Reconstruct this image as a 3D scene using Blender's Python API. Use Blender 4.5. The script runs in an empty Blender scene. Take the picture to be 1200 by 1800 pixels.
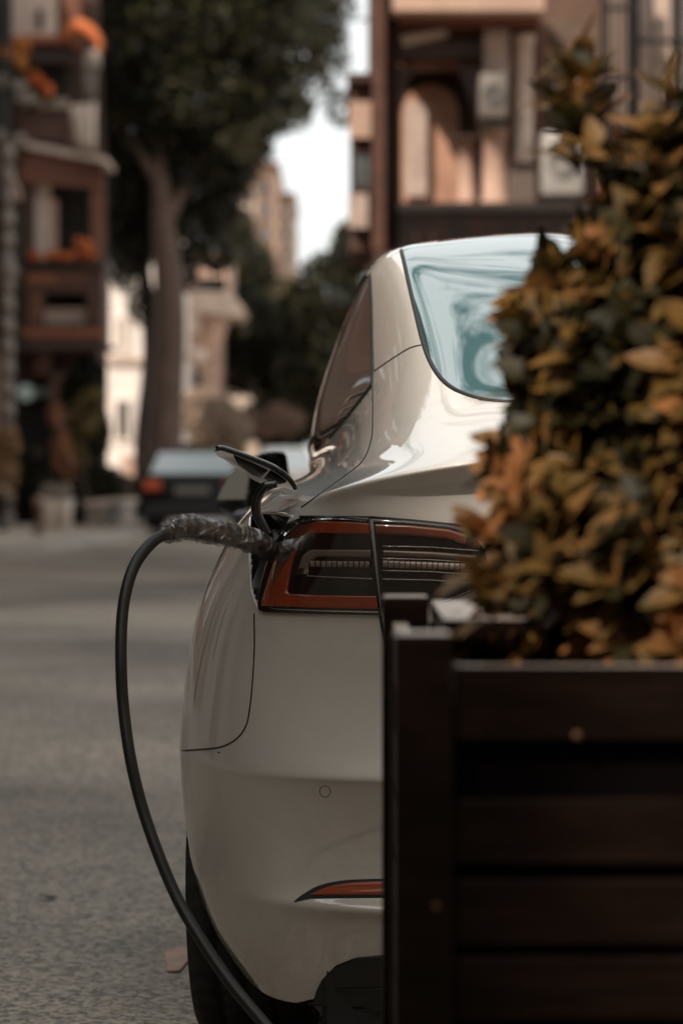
import bpy, bmesh, math, random
import numpy as np
from mathutils import Vector, Matrix, noise
from mathutils.bvhtree import BVHTree

# ------------------------------------------------------------------ camera
F = 5500.0            # focal length in photo pixels (photo is 1200 x 1800)
HZ = 815.0            # eye level row in the photo
CAMZ = 1.2
scene = bpy.context.scene
COL = scene.collection
cam_data = bpy.data.cameras.new('camera')
cam = bpy.data.objects.new('camera', cam_data)
COL.objects.link(cam)
cam.location = (0, 0, CAMZ)
cam.rotation_euler = (math.pi / 2, 0, 0)
cam_data.sensor_fit = 'VERTICAL'
cam_data.sensor_height = 36.0
cam_data.lens = F / 1800 * 36.0
cam_data.shift_y = -(900 - HZ) / 1800
cam_data.clip_start = 0.1
cam_data.clip_end = 3000
cam_data.dof.use_dof = True
cam_data.dof.focus_distance = 5.9
cam_data.dof.aperture_fstop = 3.7
cam_data.dof.aperture_blades = 0
scene.camera = cam

# ------------------------------------------------------------------ world: daylight sky with broken cloud
SUN_EL, SUN_AZ = math.radians(42), math.radians(-140)   # azimuth from +Y towards +X
w = bpy.data.worlds.new('World')
scene.world = w
w.use_nodes = True
nt = w.node_tree
nt.nodes.clear()
out = nt.nodes.new('ShaderNodeOutputWorld')
bg = nt.nodes.new('ShaderNodeBackground')
sky = nt.nodes.new('ShaderNodeTexSky')
sky.sky_type = 'NISHITA'
sky.sun_disc = False
sky.sun_elevation = SUN_EL
sky.sun_rotation = SUN_AZ
sky.air_density = 1.0
sky.dust_density = 2.0
tc = nt.nodes.new('ShaderNodeTexCoord')
mp = nt.nodes.new('ShaderNodeMapping')
mp.inputs['Scale'].default_value = (1.0, 1.0, 4.2)
n1 = nt.nodes.new('ShaderNodeTexNoise')
n1.inputs['Scale'].default_value = 3.2
n1.inputs['Detail'].default_value = 8
n1.inputs['Roughness'].default_value = 0.6
n1.inputs['Distortion'].default_value = 0.6
rp = nt.nodes.new('ShaderNodeValToRGB')
rp.color_ramp.elements[0].position = 0.40
rp.color_ramp.elements[1].position = 0.56
tint = nt.nodes.new('ShaderNodeMix'); tint.data_type = 'RGBA'; tint.blend_type = 'MULTIPLY'
tint.inputs[0].default_value = 1.0
tint.inputs[7].default_value = (1.5, 1.28, 0.82, 1)
mx = nt.nodes.new('ShaderNodeMix'); mx.data_type = 'RGBA'
mx.inputs[7].default_value = (10.2, 10.5, 10.5, 1)
nt.links.new(tc.outputs['Generated'], mp.inputs['Vector'])
nt.links.new(mp.outputs['Vector'], n1.inputs['Vector'])
nt.links.new(sky.outputs['Color'], tint.inputs[6])
sx = nt.nodes.new('ShaderNodeSeparateXYZ'); nt.links.new(tc.outputs['Generated'], sx.inputs['Vector'])
hz = nt.nodes.new('ShaderNodeMapRange'); hz.inputs['From Min'].default_value = 0.20; hz.inputs['From Max'].default_value = 0.75
hz.inputs['To Min'].default_value = 1.0; hz.inputs['To Max'].default_value = 0.0
nt.links.new(sx.outputs['Z'], hz.inputs['Value'])
mxx = nt.nodes.new('ShaderNodeMath'); mxx.operation = 'MULTIPLY_ADD'; mxx.inputs[1].default_value = 0.12
nt.links.new(hz.outputs['Result'], mxx.inputs[0]); nt.links.new(n1.outputs['Fac'], mxx.inputs[2])
nt.links.new(mxx.outputs[0], rp.inputs['Fac']); nt.links.new(rp.outputs['Color'], mx.inputs[0])
nt.links.new(tint.outputs[2], mx.inputs[6])
nt.links.new(mx.outputs[2], bg.inputs['Color'])
bg.inputs['Strength'].default_value = 0.1
nt.links.new(bg.outputs['Background'], out.inputs['Surface'])

sun_data = bpy.data.lights.new('sun', 'SUN')
sun_data.energy = 4.3
sun_data.angle = math.radians(0.7)
sun_data.color = (1.0, 0.88, 0.76)
sun = bpy.data.objects.new('sun', sun_data)
COL.objects.link(sun)
sdir = Vector((math.sin(SUN_AZ) * math.cos(SUN_EL), math.cos(SUN_AZ) * math.cos(SUN_EL), math.sin(SUN_EL)))
sun.rotation_euler = (-sdir).to_track_quat('-Z', 'Y').to_euler()
sun.location = sdir * 40

vs = scene.view_settings
scene.display_settings.display_device = 'sRGB'
vs.view_transform = 'Standard'
vs.look = 'None'
vs.exposure = 0.12
vs.gamma = 1.0
vs.use_curve_mapping = False
scene.cycles.max_bounces = 6
scene.cycles.transparent_max_bounces = 12
scene.cycles.sample_clamp_indirect = 4.0

# ------------------------------------------------------------------ helpers
def at(px, py, Y):
    return Vector(((px - 600) / F * Y, Y, CAMZ - (py - HZ) / F * Y))

def obj(name, me, mats=None, parent=None, smooth=False):
    if not isinstance(mats, (list, tuple)):
        mats = [mats]
    if not me.materials:
        for m in mats:
            if m: me.materials.append(m)
    o = bpy.data.objects.new(name, me)
    COL.objects.link(o)
    if parent: o.parent = parent
    if smooth:
        me.polygons.foreach_set('use_smooth', [True] * len(me.polygons))
    return o

def tag(o, label=None, cat=None, group=None, kind=None):
    if label: o['label'] = label
    if cat: o['category'] = cat
    if group: o['group'] = group
    if kind: o['kind'] = kind
    return o

def thing(name, label, cat, group=None, loc=(0, 0, 0), kind=None):
    o = bpy.data.objects.new(name, None)
    o.empty_display_size = 0.2
    COL.objects.link(o)
    o.location = loc
    tag(o, label, cat, group, kind)
    return o

class MB:
    """collects simple shapes into one mesh (world coordinates, or relative to the parent when built with base)"""
    def __init__(s): s.v = []; s.f = []; s.m = []
    def add(s, vs_, fs, mi=0):
        k = len(s.v)
        s.v += [tuple(p) for p in vs_]
        s.f += [tuple(i + k for i in f) for f in fs]
        s.m += [mi] * len(fs)
        return s
    def box(s, x0, y0, z0, x1, y1, z1, mi=0, bev=0.0):
        if bev > 0:
            bm = bmesh.new()
            bmesh.ops.create_cube(bm, size=1)
            for v in bm.verts:
                v.co = Vector(((x0 + x1) / 2 + v.co.x * (x1 - x0), (y0 + y1) / 2 + v.co.y * (y1 - y0), (z0 + z1) / 2 + v.co.z * (z1 - z0)))
            bmesh.ops.bevel(bm, geom=bm.edges[:], offset=bev, segments=2, affect='EDGES', profile=0.5)
            bm.verts.index_update()
            s.add([v.co[:] for v in bm.verts], [[v.index for v in f.verts] for f in bm.faces], mi)
            bm.free()
            return s
        V = [(x, y, z) for z in (z0, z1) for y in (y0, y1) for x in (x0, x1)]
        return s.add(V, [(0, 2, 3, 1), (4, 5, 7, 6), (0, 1, 5, 4), (2, 6, 7, 3), (0, 4, 6, 2), (1, 3, 7, 5)], mi)
    def tube(s, pts, r, n=8, mi=0, cap=True):
        pts = [Vector(p) for p in pts]
        rs = r if isinstance(r, (list, tuple)) else [r] * len(pts)
        prev = None; V = []; Fc = []
        for i, p in enumerate(pts):
            d = (pts[min(i + 1, len(pts) - 1)] - pts[max(i - 1, 0)])
            if d.length < 1e-9: d = Vector((0, 0, 1))
            d.normalize()
            if prev is None:
                a = d.cross(Vector((0, 0, 1)))
                if a.length < .1: a = d.cross(Vector((1, 0, 0)))
            else:
                a = prev - d * prev.dot(d)
            a.normalize(); prev = a
            b = d.cross(a)
            for k in range(n):
                t = 2 * math.pi * k / n
                V.append(p + (a * math.cos(t) + b * math.sin(t)) * rs[i])
        for i in range(len(pts) - 1):
            for k in range(n):
                k2 = (k + 1) % n
                Fc.append((i * n + k, i * n + k2, (i + 1) * n + k2, (i + 1) * n + k))
        if cap:
            Fc.append(tuple(range(n))[::-1]); Fc.append(tuple((len(pts) - 1) * n + k for k in range(n)))
        return s.add(V, Fc, mi)
    def prism(s, poly, axis_vec, mi=0):
        n = len(poly); a = Vector(axis_vec)
        V = [Vector(p) for p in poly] + [Vector(p) + a for p in poly]
        Fc = [tuple(range(n))[::-1], tuple(range(n, 2 * n))] + [(i, (i + 1) % n, n + (i + 1) % n, n + i) for i in range(n)]
        return s.add(V, Fc, mi)
    def ball(s, c, r, seg=10, rings=6, mi=0, sc=(1, 1, 1)):
        V = []; Fc = []
        for j in range(rings + 1):
            ph = math.pi * j / rings
            for k in range(seg):
                t = 2 * math.pi * k / seg
                V.append((c[0] + r * sc[0] * math.sin(ph) * math.cos(t), c[1] + r * sc[1] * math.sin(ph) * math.sin(t), c[2] + r * sc[2] * math.cos(ph)))
        for j in range(rings):
            for k in range(seg):
                k2 = (k + 1) % seg
                Fc.append((j * seg + k, (j + 1) * seg + k, (j + 1) * seg + k2, j * seg + k2))
        return s.add(V, Fc, mi)
    def lathe(s, c, prof, seg=16, mi=0):
        V = []; Fc = []
        for (r, z) in prof:
            for k in range(seg):
                t = 2 * math.pi * k / seg
                V.append((c[0] + r * math.cos(t), c[1] + r * math.sin(t), c[2] + z))
        for j in range(len(prof) - 1):
            for k in range(seg):
                k2 = (k + 1) % seg
                Fc.append((j * seg + k, j * seg + k2, (j + 1) * seg + k2, (j + 1) * seg + k))
        return s.add(V, Fc, mi)
    def pbox(s, px0, py0, px1, py1, Y, depth, mi=0, bev=0.0):
        """box whose front face, at distance Y, covers this rectangle of the photo"""
        a = at(px0, py1, Y); b = at(px1, py0, Y)
        return s.box(a.x, Y, a.z, b.x, Y + depth, b.z, mi, bev)
    def build(s, name, mats, parent=None, smooth=False, **kw):
        me = bpy.data.meshes.new(name)
        off = parent.matrix_basis.translation if (parent is not None and parent.type == 'EMPTY') else Vector((0, 0, 0))
        V = [(v[0] - off.x, v[1] - off.y, v[2] - off.z) for v in s.v]
        me.from_pydata(V, [], s.f)
        if any(s.m): me.polygons.foreach_set('material_index', s.m)
        o = obj(name, me, mats, parent, smooth)
        for k, v in kw.items(): o[k] = v
        return o

def catmull(pts, n):
    P = [Vector(p) for p in pts]
    P = [P[0] * 2 - P[1]] + P + [P[-1] * 2 - P[-2]]
    o = []
    for i in range(1, len(P) - 2):
        for k in range(n):
            t = k / n
            a, b, c, d = P[i - 1], P[i], P[i + 1], P[i + 2]
            o.append(0.5 * ((2 * b) + (c - a) * t + (2 * a - 5 * b + 4 * c - d) * t * t + (-a + 3 * b - 3 * c + d) * t ** 3))
    o.append(P[-2])
    return o

# ------------------------------------------------------------------ materials
MATS = {}
def mat(name, col, rough=0.6, metal=0.0, var=0.0, vscale=6.0, bump=0.0, bscale=40.0, coat=0.0, coat_rough=0.03,
        ior=1.5, col2=None, spec=0.5, alpha=1.0, stretch=(1, 1, 1), detail=4.0, emit=None, sub=0.0, coords='Object'):
    if name in MATS: return MATS[name]
    m = bpy.data.materials.new(name); m.use_nodes = True
    t = m.node_tree; p = t.nodes['Principled BSDF']
    c = (*col, 1)
    p.inputs['Base Color'].default_value = c
    p.inputs['Roughness'].default_value = rough
    p.inputs['Metallic'].default_value = metal
    p.inputs['IOR'].default_value = ior
    p.inputs['Specular IOR Level'].default_value = spec
    p.inputs['Coat Weight'].default_value = coat
    p.inputs['Coat Roughness'].default_value = coat_rough
    p.inputs['Alpha'].default_value = alpha
    if emit:
        p.inputs['Emission Color'].default_value = (*emit[0], 1)
        p.inputs['Emission Strength'].default_value = emit[1]
    co = t.nodes.new('ShaderNodeTexCoord'); mpn = t.nodes.new('ShaderNodeMapping')
    mpn.inputs['Scale'].default_value = stretch
    t.links.new(co.outputs[coords], mpn.inputs['Vector'])
    if var > 0 or col2:
        nz = t.nodes.new('ShaderNodeTexNoise'); nz.inputs['Scale'].default_value = vscale
        nz.inputs['Detail'].default_value = detail; nz.inputs['Roughness'].default_value = 0.6
        t.links.new(mpn.outputs['Vector'], nz.inputs['Vector'])
        r = t.nodes.new('ShaderNodeValToRGB')
        r.color_ramp.elements[0].position = 0.35; r.color_ramp.elements[1].position = 0.66
        a = col2 if col2 else tuple(x * (1 - var) for x in col)
        b = col if col2 else tuple(min(1, x * (1 + var)) for x in col)
        r.color_ramp.elements[0].color = (*a, 1); r.color_ramp.elements[1].color = (*b, 1)
        t.links.new(nz.outputs['Fac'], r.inputs['Fac'])
        t.links.new(r.outputs['Color'], p.inputs['Base Color'])
    if bump > 0:
        nb = t.nodes.new('ShaderNodeTexNoise'); nb.inputs['Scale'].default_value = bscale; nb.inputs['Detail'].default_value = 5
        t.links.new(mpn.outputs['Vector'], nb.inputs['Vector'])
        bn = t.nodes.new('ShaderNodeBump'); bn.inputs['Strength'].default_value = bump; bn.inputs['Distance'].default_value = 0.01
        t.links.new(nb.outputs['Fac'], bn.inputs['Height'])
        t.links.new(bn.outputs['Normal'], p.inputs['Normal'])
    MATS[name] = m
    return m

paint = mat('car_paint', (0.59, 0.562, 0.52), rough=0.45, coat=1.0, coat_rough=0.012, var=0.02, vscale=3)
paint.node_tree.nodes['Principled BSDF'].inputs['Coat IOR'].default_value = 2.0
def add_dirt(m, z_full, z_none):
    # road dust: thick along the sill line, blotchy above it
    t = m.node_tree; p = t.nodes['Principled BSDF']
    src = p.inputs['Base Color'].links[0].from_socket
    ge = t.nodes.new('ShaderNodeNewGeometry'); sz = t.nodes.new('ShaderNodeSeparateXYZ'); t.links.new(ge.outputs['Position'], sz.inputs[0])
    mr = t.nodes.new('ShaderNodeMapRange'); mr.inputs['From Min'].default_value = z_full; mr.inputs['From Max'].default_value = z_none
    mr.inputs['To Min'].default_value = .62; mr.inputs['To Max'].default_value = .0
    t.links.new(sz.outputs['Z'], mr.inputs['Value'])
    nz = t.nodes.new('ShaderNodeTexNoise'); nz.inputs['Scale'].default_value = 9; nz.inputs['Detail'].default_value = 9; nz.inputs['Roughness'].default_value = .72
    nz.inputs['Distortion'].default_value = 1.5
    t.links.new(ge.outputs['Position'], nz.inputs['Vector'])
    ns = t.nodes.new('ShaderNodeMapRange'); ns.inputs['From Min'].default_value = .45; ns.inputs['From Max'].default_value = .75; ns.inputs['To Max'].default_value = .12
    t.links.new(nz.outputs['Fac'], ns.inputs['Value'])
    n2 = t.nodes.new('ShaderNodeMath'); n2.operation = 'MULTIPLY'; t.links.new(mr.outputs['Result'], n2.inputs[0]); t.links.new(nz.outputs['Fac'], n2.inputs[1])
    ad = t.nodes.new('ShaderNodeMath'); ad.operation = 'ADD'; ad.use_clamp = True
    t.links.new(n2.outputs[0], ad.inputs[0]); t.links.new(ns.outputs['Result'], ad.inputs[1])
    mx_ = t.nodes.new('ShaderNodeMix'); mx_.data_type = 'RGBA'; mx_.inputs[7].default_value = (.26, .185, .13, 1)
    t.links.new(ad.outputs[0], mx_.inputs[0]); t.links.new(src, mx_.inputs[6]); t.links.new(mx_.outputs[2], p.inputs['Base Color'])
    rr = t.nodes.new('ShaderNodeMapRange'); rr.inputs['To Min'].default_value = .012; rr.inputs['To Max'].default_value = .16
    t.links.new(ad.outputs[0], rr.inputs['Value']); t.links.new(rr.outputs['Result'], p.inputs['Coat Roughness'])
add_dirt(paint, .20, .62)
gloss_black = mat('gloss_black', (0.012, 0.013, 0.014), rough=0.12, coat=1.0, coat_rough=0.02)
rubber = mat('black_rubber', (0.012, 0.012, 0.012), rough=0.55, bump=0.1, bscale=300)
tyre_m = mat('tyre_rubber', (0.02, 0.019, 0.018), rough=0.8, var=0.3, vscale=30, bump=0.2, bscale=200)
black_plastic = mat('black_plastic', (0.014, 0.014, 0.014), rough=0.35, bump=0.05, bscale=250)
rear_glass_m = mat('tinted_rear_glass', (0.03, 0.10, 0.10), rough=0.02, ior=3.6, coat=1.0, coat_rough=0.01)
side_glass_m = mat('dark_side_glass', (0.012, 0.010, 0.009), rough=0.03, ior=1.5, coat=0.4, coat_rough=0.01)
roof_glass_m = mat('dark_roof_glass', (0.012, 0.013, 0.014), rough=0.03, ior=1.9)
lamp_red = mat('amber_red_lens', (0.30, 0.050, 0.014), rough=0.25, coat=1.0, coat_rough=0.01, var=0.12, vscale=40)
lamp_black = mat('smoked_lens', (0.010, 0.008, 0.008), rough=0.08, coat=1.0, coat_rough=0.01)
lamp_clear = mat('frosted_led', (0.22, 0.185, 0.16), rough=0.3, coat=1.0, var=0.3, vscale=120)
chrome = mat('lamp_chrome', (0.62, 0.58, 0.54), rough=0.15, metal=1.0)
reflector_m = mat('reflector_red', (0.36, 0.055, 0.012), rough=0.3, coat=1.0, bump=0.6, bscale=600)
rim_m = mat('wheel_alloy', (0.25, 0.25, 0.25), rough=0.3, metal=1.0)
grey_plastic = mat('grey_plastic', (0.06, 0.056, 0.052), rough=0.5, spec=.2)
mirror_glass_m = mat('mirror_glass', (0.55, 0.53, 0.50), rough=0.03, metal=1.0)

# ------------------------------------------------------------------ the parked electric car
TH = math.atan(0.0727)
cs, sn = math.cos(TH), math.sin(TH)
CX, CY = 0.56, 5.5
def car2w(u, v, z): return Vector((CX + u * cs + v * sn, CY + v * cs - u * sn, z))
def P(px, py, v):
    k = (px - 600) / F
    u = (k * (CY + v * cs) - CX - v * sn) / (cs + k * sn)
    Y = CY + v * cs - u * sn
    return (u, v, CAMZ - (py - HZ) / F * Y)

# control net of the left half: rows bottom -> roof centre, columns rear centre -> flank -> front centre
def low(z, v0, c1x, c2x, c3x, c4, c5, c6, c7u, fu, fz=None):
    """one nearly level row of the lower body; c4..c6 = (u, v)"""
    def zz(v): return z
    g = []
    g.append((0, v0, z)); 
    for px, dv in ((c1x, .012), (c2x, .035), (c3x, .08)):
        v = v0 + dv
        k = (px - 600) / F
        u = (k * (CY + v * cs) - CX - v * sn) / (cs + k * sn)
        g.append((u, v, z))
    g.append((c4[0], c4[1], z)); g.append((c5[0], c5[1], z)); g.append((c6[0], c6[1], z))
    g += [(c7u, 1.35, z), (c7u, 2.2, z), (c7u, 3.2, z), (fu, 4.1, z), (fu * .8, 4.55, z), (0, 4.75, z)]
    return g
R = []
R.append(low(.208, .10, 900, 700, 575, (-.705, .22), (-.765, .42), (-.83, .66), -.84, -.80))
R.append(low(.290, .075, 900, 700, 570, (-.735, .21), (-.832, .42), (-.888, .68), -.90, -.86))
R.append(low(.372, .055, 900, 700, 560, (-.748, .205), (-.845, .42), (-.920, .69), -.935, -.91))
R.append(low(.392, .030, 900, 700, 560, (-.752, .205), (-.852, .42), (-.928, .69), -.935, -.92))
R.append(low(.404, .032, 900, 700, 560, (-.755, .205), (-.855, .42), (-.932, .69), -.935, -.92))
R.append(low(.424, .070, 900, 700, 560, (-.757, .20), (-.857, .42), (-.938, .69), -.935, -.92))
R.append(low(.510, .080, 900, 700, 560, (-.765, .195), (-.868, .41), (-.950, .70), -.945, -.92))
R.append(low(.617, .036, 900, 700, 558, (-.772, .19), (-.878, .41), (-.957, .70), -.95, -.925))
R.append(low(.629, .018, 900, 700, 556, (-.773, .19), (-.880, .41), (-.958, .70), -.95, -.925))
R.append(low(.638, .018, 900, 700, 556, (-.774, .19), (-.880, .41), (-.958, .70), -.95, -.925))
R.append(low(.668, .036, 900, 700, 556, (-.774, .19), (-.880, .42), (-.956, .72), -.955, -.92))
R.append(low(.790, .080, 900, 700, 556, (-.768, .195), (-.872, .43), (-.948, .76), -.955, -.90))
R.append(low(.925, .066, 900, 700, 556, (-.752, .21), (-.852, .44), (-.922, .82), -.945, -.87))
R.append(low(1.010, .055, 900, 700, 560, (-.730, .22), (-.820, .45), (-.885, .88), -.915, -.84))
R.append([(0, .045, 1.10), P(900, 912, .05), P(700, 908, .075), P(575, 908, .12), P(495, 908, .24), (-.775, .46, 1.100), (-.835, .90, 1.095), (-.885, 1.35, 1.08), (-.90, 2.2, 1.03), (-.90, 3.2, .98), (-.82, 4.0, .84), (-.66, 4.45, .78), (0, 4.66, .72)])
R.append([(0, .030, 1.145), P(900, 842, .042), P(700, 864, .062), P(590, 880, .112), P(510, 897, .235), (-.745, .48, 1.118), (-.805, .92, 1.125), (-.86, 1.35, 1.11), (-.885, 2.2, 1.06), (-.88, 3.2, 1.0), (-.80, 3.95, .87), (-.60, 4.4, .80), (0, 4.58, .78)])
R.append([(0, -.035, 1.226), P(900, 803, -.025), P(700, 833, .014), P(600, 857, .072), P(530, 886, .21), (-.725, .50, 1.135), (-.785, .95, 1.143), (-.845, 1.38, 1.13), (-.87, 2.2, 1.075), (-.86, 3.2, 1.02), (-.76, 3.9, .90), (-.54, 4.3, .85), (0, 4.42, .85)])
R.append([(0, -.022, 1.236), P(900, 797, -.012), P(700, 828, .028), P(603, 852, .09), P(540, 879, .225), (-.700, .53, 1.152), (-.765, .98, 1.158), (-.83, 1.42, 1.15), (-.86, 2.2, 1.09), (-.85, 3.2, 1.035), (-.73, 3.85, .94), (-.52, 4.15, .91), (0, 4.22, .92)])
R.append([(0, .08, 1.262), P(900, 772, .08), P(760, 790, .12), P(700, 812, .19), P(630, 828, .38), P(588, 838, .62), P(550, 838, 1.02), P(532, 840, 1.5), (-.845, 2.2, 1.115), (-.84, 3.15, 1.06), (-.71, 3.75, .99), (-.50, 3.95, .99), (0, 4.02, 1.0)])
R.append([(0, .20, 1.285), P(900, 742, .20), P(800, 750, .24), P(735, 752, .32), P(678, 762, .52), P(640, 770, .75), P(598, 788, 1.15), P(560, 812, 1.65), (-.825, 2.25, 1.16), (-.82, 3.05, 1.10), (-.70, 3.62, 1.04), (-.48, 3.78, 1.05), (0, 3.82, 1.07)])
R.append([(0, .32, 1.305), P(950, 712, .32), P(845, 712, .36), P(782, 684, .46), P(738, 655, .64), P(700, 655, .85), P(655, 672, 1.25), P(600, 745, 1.95), P(544, 792, 2.55), P(503, 828, 3.1), (-.69, 3.48, 1.10), (-.46, 3.62, 1.12), (0, 3.66, 1.14)])
R.append([(0, .55, 1.423), P(950, 612, .56), P(835, 608, .60), P(768, 602, .68), P(722, 585, .82), P(690, 585, .98), P(654, 582, 1.36), (-.742, 2.02, 1.40), (-.820, 2.5, 1.38), (-.888, 2.95, 1.31), (-.66, 3.25, 1.28), (-.44, 3.36, 1.30), (0, 3.40, 1.31)])
R.append([(0, .88, 1.548), P(950, 501, .88), P(830, 499, .92), P(755, 500, .97), P(711, 495, 1.08), P(685, 497, 1.2), P(654, 502, 1.52), (-.700, 2.0, 1.525), (-.735, 2.4, 1.515), (-.755, 2.78, 1.475), (-.62, 2.98, 1.44), (-.41, 3.06, 1.46), (0, 3.10, 1.47)])
R.append([(0, 1.22, 1.645), P(950, 441, 1.17), P(820, 442, 1.18), P(745, 443, 1.20), P(703, 437, 1.26), P(682, 443, 1.34), P(657, 462, 1.58), (-.665, 1.95, 1.63), (-.665, 2.3, 1.62), (-.645, 2.62, 1.585), (-.54, 2.76, 1.55), (-.36, 2.80, 1.57), (0, 2.84, 1.58)])
R.append([(0, 1.62, 1.712), P(960, 390, 1.50), P(830, 402, 1.48), P(755, 413, 1.46), P(718, 422, 1.46), P(700, 430, 1.5), P(688, 440, 1.62), (-.58, 1.95, 1.685), (-.57, 2.25, 1.672), (-.54, 2.48, 1.64), (-.44, 2.60, 1.605), (-.28, 2.62, 1.62), (0, 2.64, 1.63)])
R.append([(0, 1.9 - .02, 1.722), (-.1, 1.85, 1.72), (-.2, 1.83, 1.716), (-.27, 1.82, 1.713), (-.30, 1.83, 1.711), (-.32, 1.87, 1.71), (-.33, 1.93, 1.71), (-.32, 2.06, 1.70), (-.30, 2.18, 1.69), (-.28, 2.30, 1.68), (-.22, 2.36, 1.67), (-.12, 2.38, 1.67), (0, 2.4, 1.675)])
R.append([(0, 2.0 + .015 * i, 1.722 - .001 * i) for i in range(13)])
NET = np.array(R, float)                     # rows x cols x 3
NR, NC = NET.shape[:2]
# fairing of the rear quarter so that reflections run smoothly
for it in range(6):
    Q = NET.copy()
    for i in range(17, 24):
        for j in range(4, 11):
            if i == 17 and j > 8: continue
            wgt = .30 if 5 <= j else .15
            if i <= 18: wgt *= .4
            d4r = (-NET[i - 2, j] + 4 * NET[i - 1, j] + 4 * NET[i + 1, j] - NET[min(i + 2, NR - 1), j]) / 6 if i > 18 else NET[i, j]
            d4c = (-NET[i, j - 2] + 4 * NET[i, j - 1] + 4 * NET[i, j + 1] - NET[i, j + 2]) / 6
            Q[i, j] = NET[i, j] * (1 - wgt) + wgt * (.5 * d4r + .5 * d4c)
    NET = Q
mir = np.array([-1, 1, 1.0])
ext = np.concatenate([NET[:, 1:2] * mir, NET, NET[:, -2:-1] * mir], axis=1)
ext = np.concatenate([2 * ext[:1] - ext[1:2], ext, ext[-2:-1] * mir], axis=0)

def bs(params):
    i = np.minimum(params.astype(int), int(params.max()) - (0 if params.max() % 1 else 1))
    i = np.maximum(i, 0)
    t = params - i
    B = np.stack([(1 - t) ** 3, 3 * t ** 3 - 6 * t ** 2 + 4, -3 * t ** 3 + 3 * t ** 2 + 3 * t + 1, t ** 3], 1) / 6
    return i, B
def ev(s, t):
    """surface points for 1-D arrays of row params s and column params t"""
    i, Bi = bs(s); j, Bj = bs(t)
    rows = np.stack([ext[i + a] for a in range(4)], 1)              # S,4,C,3
    rows = np.einsum('sa,sacd->scd', Bi, rows)
    cols = np.stack([rows[:, j + a] for a in range(4)], 2)          # S,T,4,3
    return np.einsum('tb,stbd->std', Bj, cols)
sp = np.concatenate([np.arange(0, NR - 1, 1 / 10), [NR - 1]])
tp = np.concatenate([np.arange(0, 7, 1 / 16), np.arange(7, NC - 1, 1 / 8), [NC - 1]])
G = ev(sp, tp)
# analytic-ish normals from differences
du = np.gradient(G, axis=1); dv_ = np.gradient(G, axis=0)
Nn = np.cross(du, dv_); Nn /= (np.linalg.norm(Nn, axis=2, keepdims=True) + 1e-12)
Nn[:, 0, 0] = 0; Nn[:, 0] /= (np.linalg.norm(Nn[:, 0], axis=1, keepdims=True) + 1e-12)
if Nn[60, 10, 1] > 0: Nn = -Nn

def g2w(A):
    u, v, z = A[..., 0], A[..., 1], A[..., 2]
    return np.stack([CX + u * cs + v * sn, CY + v * cs - u * sn, z], -1)
def proj(W):
    return 600 + F * W[..., 0] / W[..., 1], HZ + F * (CAMZ - W[..., 2]) / W[..., 1]

def smooth2(pl, n=6):
    return [(p.x, p.y) for p in catmull([(a, b, 0) for a, b in pl], n)]
def inpoly(px, py, poly):
    inside = np.zeros(px.shape, bool)
    n = len(poly)
    for i in range(n):
        x0, y0 = poly[i]; x1, y1 = poly[(i + 1) % n]
        c = ((y0 > py) != (y1 > py)) & (px < (x1 - x0) * (py - y0) / ((y1 - y0) or 1e-9) + x0)
        inside ^= c
    return inside

S_, T_ = len(sp), len(tp)
fs_s = (sp[:-1] + sp[1:]) / 2; ft_t = (tp[:-1] + tp[1:]) / 2
FS, FT = np.meshgrid(fs_s, ft_t, indexing='ij')
fc = (G[:-1, :-1] + G[1:, :-1] + G[:-1, 1:] + G[1:, 1:]) / 4
fpx, fpy = proj(g2w(fc))
ids = np.zeros(FS.shape, int)        # 0 quarter/side body
BUMP_R, HATCH, RGLASS, SGLASS, WSHIELD, ROOF, HOLE, BUMP_F = 1, 2, 3, 4, 5, 6, 7, 8
# row numbers: 12 lamp bottom, 14 lamp top, 16 lip, 20 belt / glass base, 23 roof edge
rear = FT < 6.2
ids[rear & (FS < 12.3) & ~inpoly(fpx, fpy, [(300, 1322), (395, 1312), (425, 1290), (440, 1240), (447, 1150), (447, 1060), (430, 900), (280, 900)])] = BUMP_R
ids[(FT < 2.9) & (FS > 12.3) & (FS < 20)] = HATCH
GLASS_L = smooth2([(704, 432), (708, 452), (718, 498), (730, 550), (741, 595), (752, 628), (768, 657), (790, 679), (818, 693), (850, 702), (890, 706), (1000, 708)])
ids[rear & (FS > 17) & (FS < 23.6) & inpoly(fpx, fpy, GLASS_L + [(1300, 708), (1300, 300), (690, 300)])] = RGLASS
ids[(FS >= 23.6) & (FT < 12) & (fc[..., 0] > -.45)] = ROOF
ids[(FT > 7.2) & (FT < 9.35) & (FS > 20) & (FS < 22.75)] = SGLASS
SILL = [(652, 488), (655, 540), (655, 600), (656, 650), (654, 676)] + smooth2([(654, 678), (632, 706), (602, 744), (570, 780), (545, 803), (526, 822)])
ids[(FT > 4.6) & (FT < 9.6) & (FS > 18.6) & (FS < 22.75) & inpoly(fpx, fpy, SILL + [(500, 830), (480, 440), (652, 440)])] = SGLASS
ids[(FT > 9.6) & (FS > 20) & (FS < 23)] = WSHIELD
ids[(FT > 9.9) & (FS < 14)] = BUMP_F
PORT = [(440, 906), (470, 903), (510, 908), (500, 925), (478, 990), (462, 1060), (458, 1074), (448, 1055), (442, 1030)]
port_mask = inpoly(fpx, fpy, PORT) & (FT < 5.5) & (FS < 17)
ids_left = ids.copy(); ids_left[port_mask] = HOLE
arch = ((fc[..., 1] - 1.02) ** 2 + (fc[..., 2] - .36) ** 2 < .415 ** 2) & (fc[..., 0] < -.70) & (FS < 13) & (FT > 4.6)
arch |= ((fc[..., 1] - 3.90) ** 2 + (fc[..., 2] - .36) ** 2 < .415 ** 2) & (fc[..., 0] < -.70) & (FS < 13)
ids_left[arch] = HOLE; ids[arch] = HOLE

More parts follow.
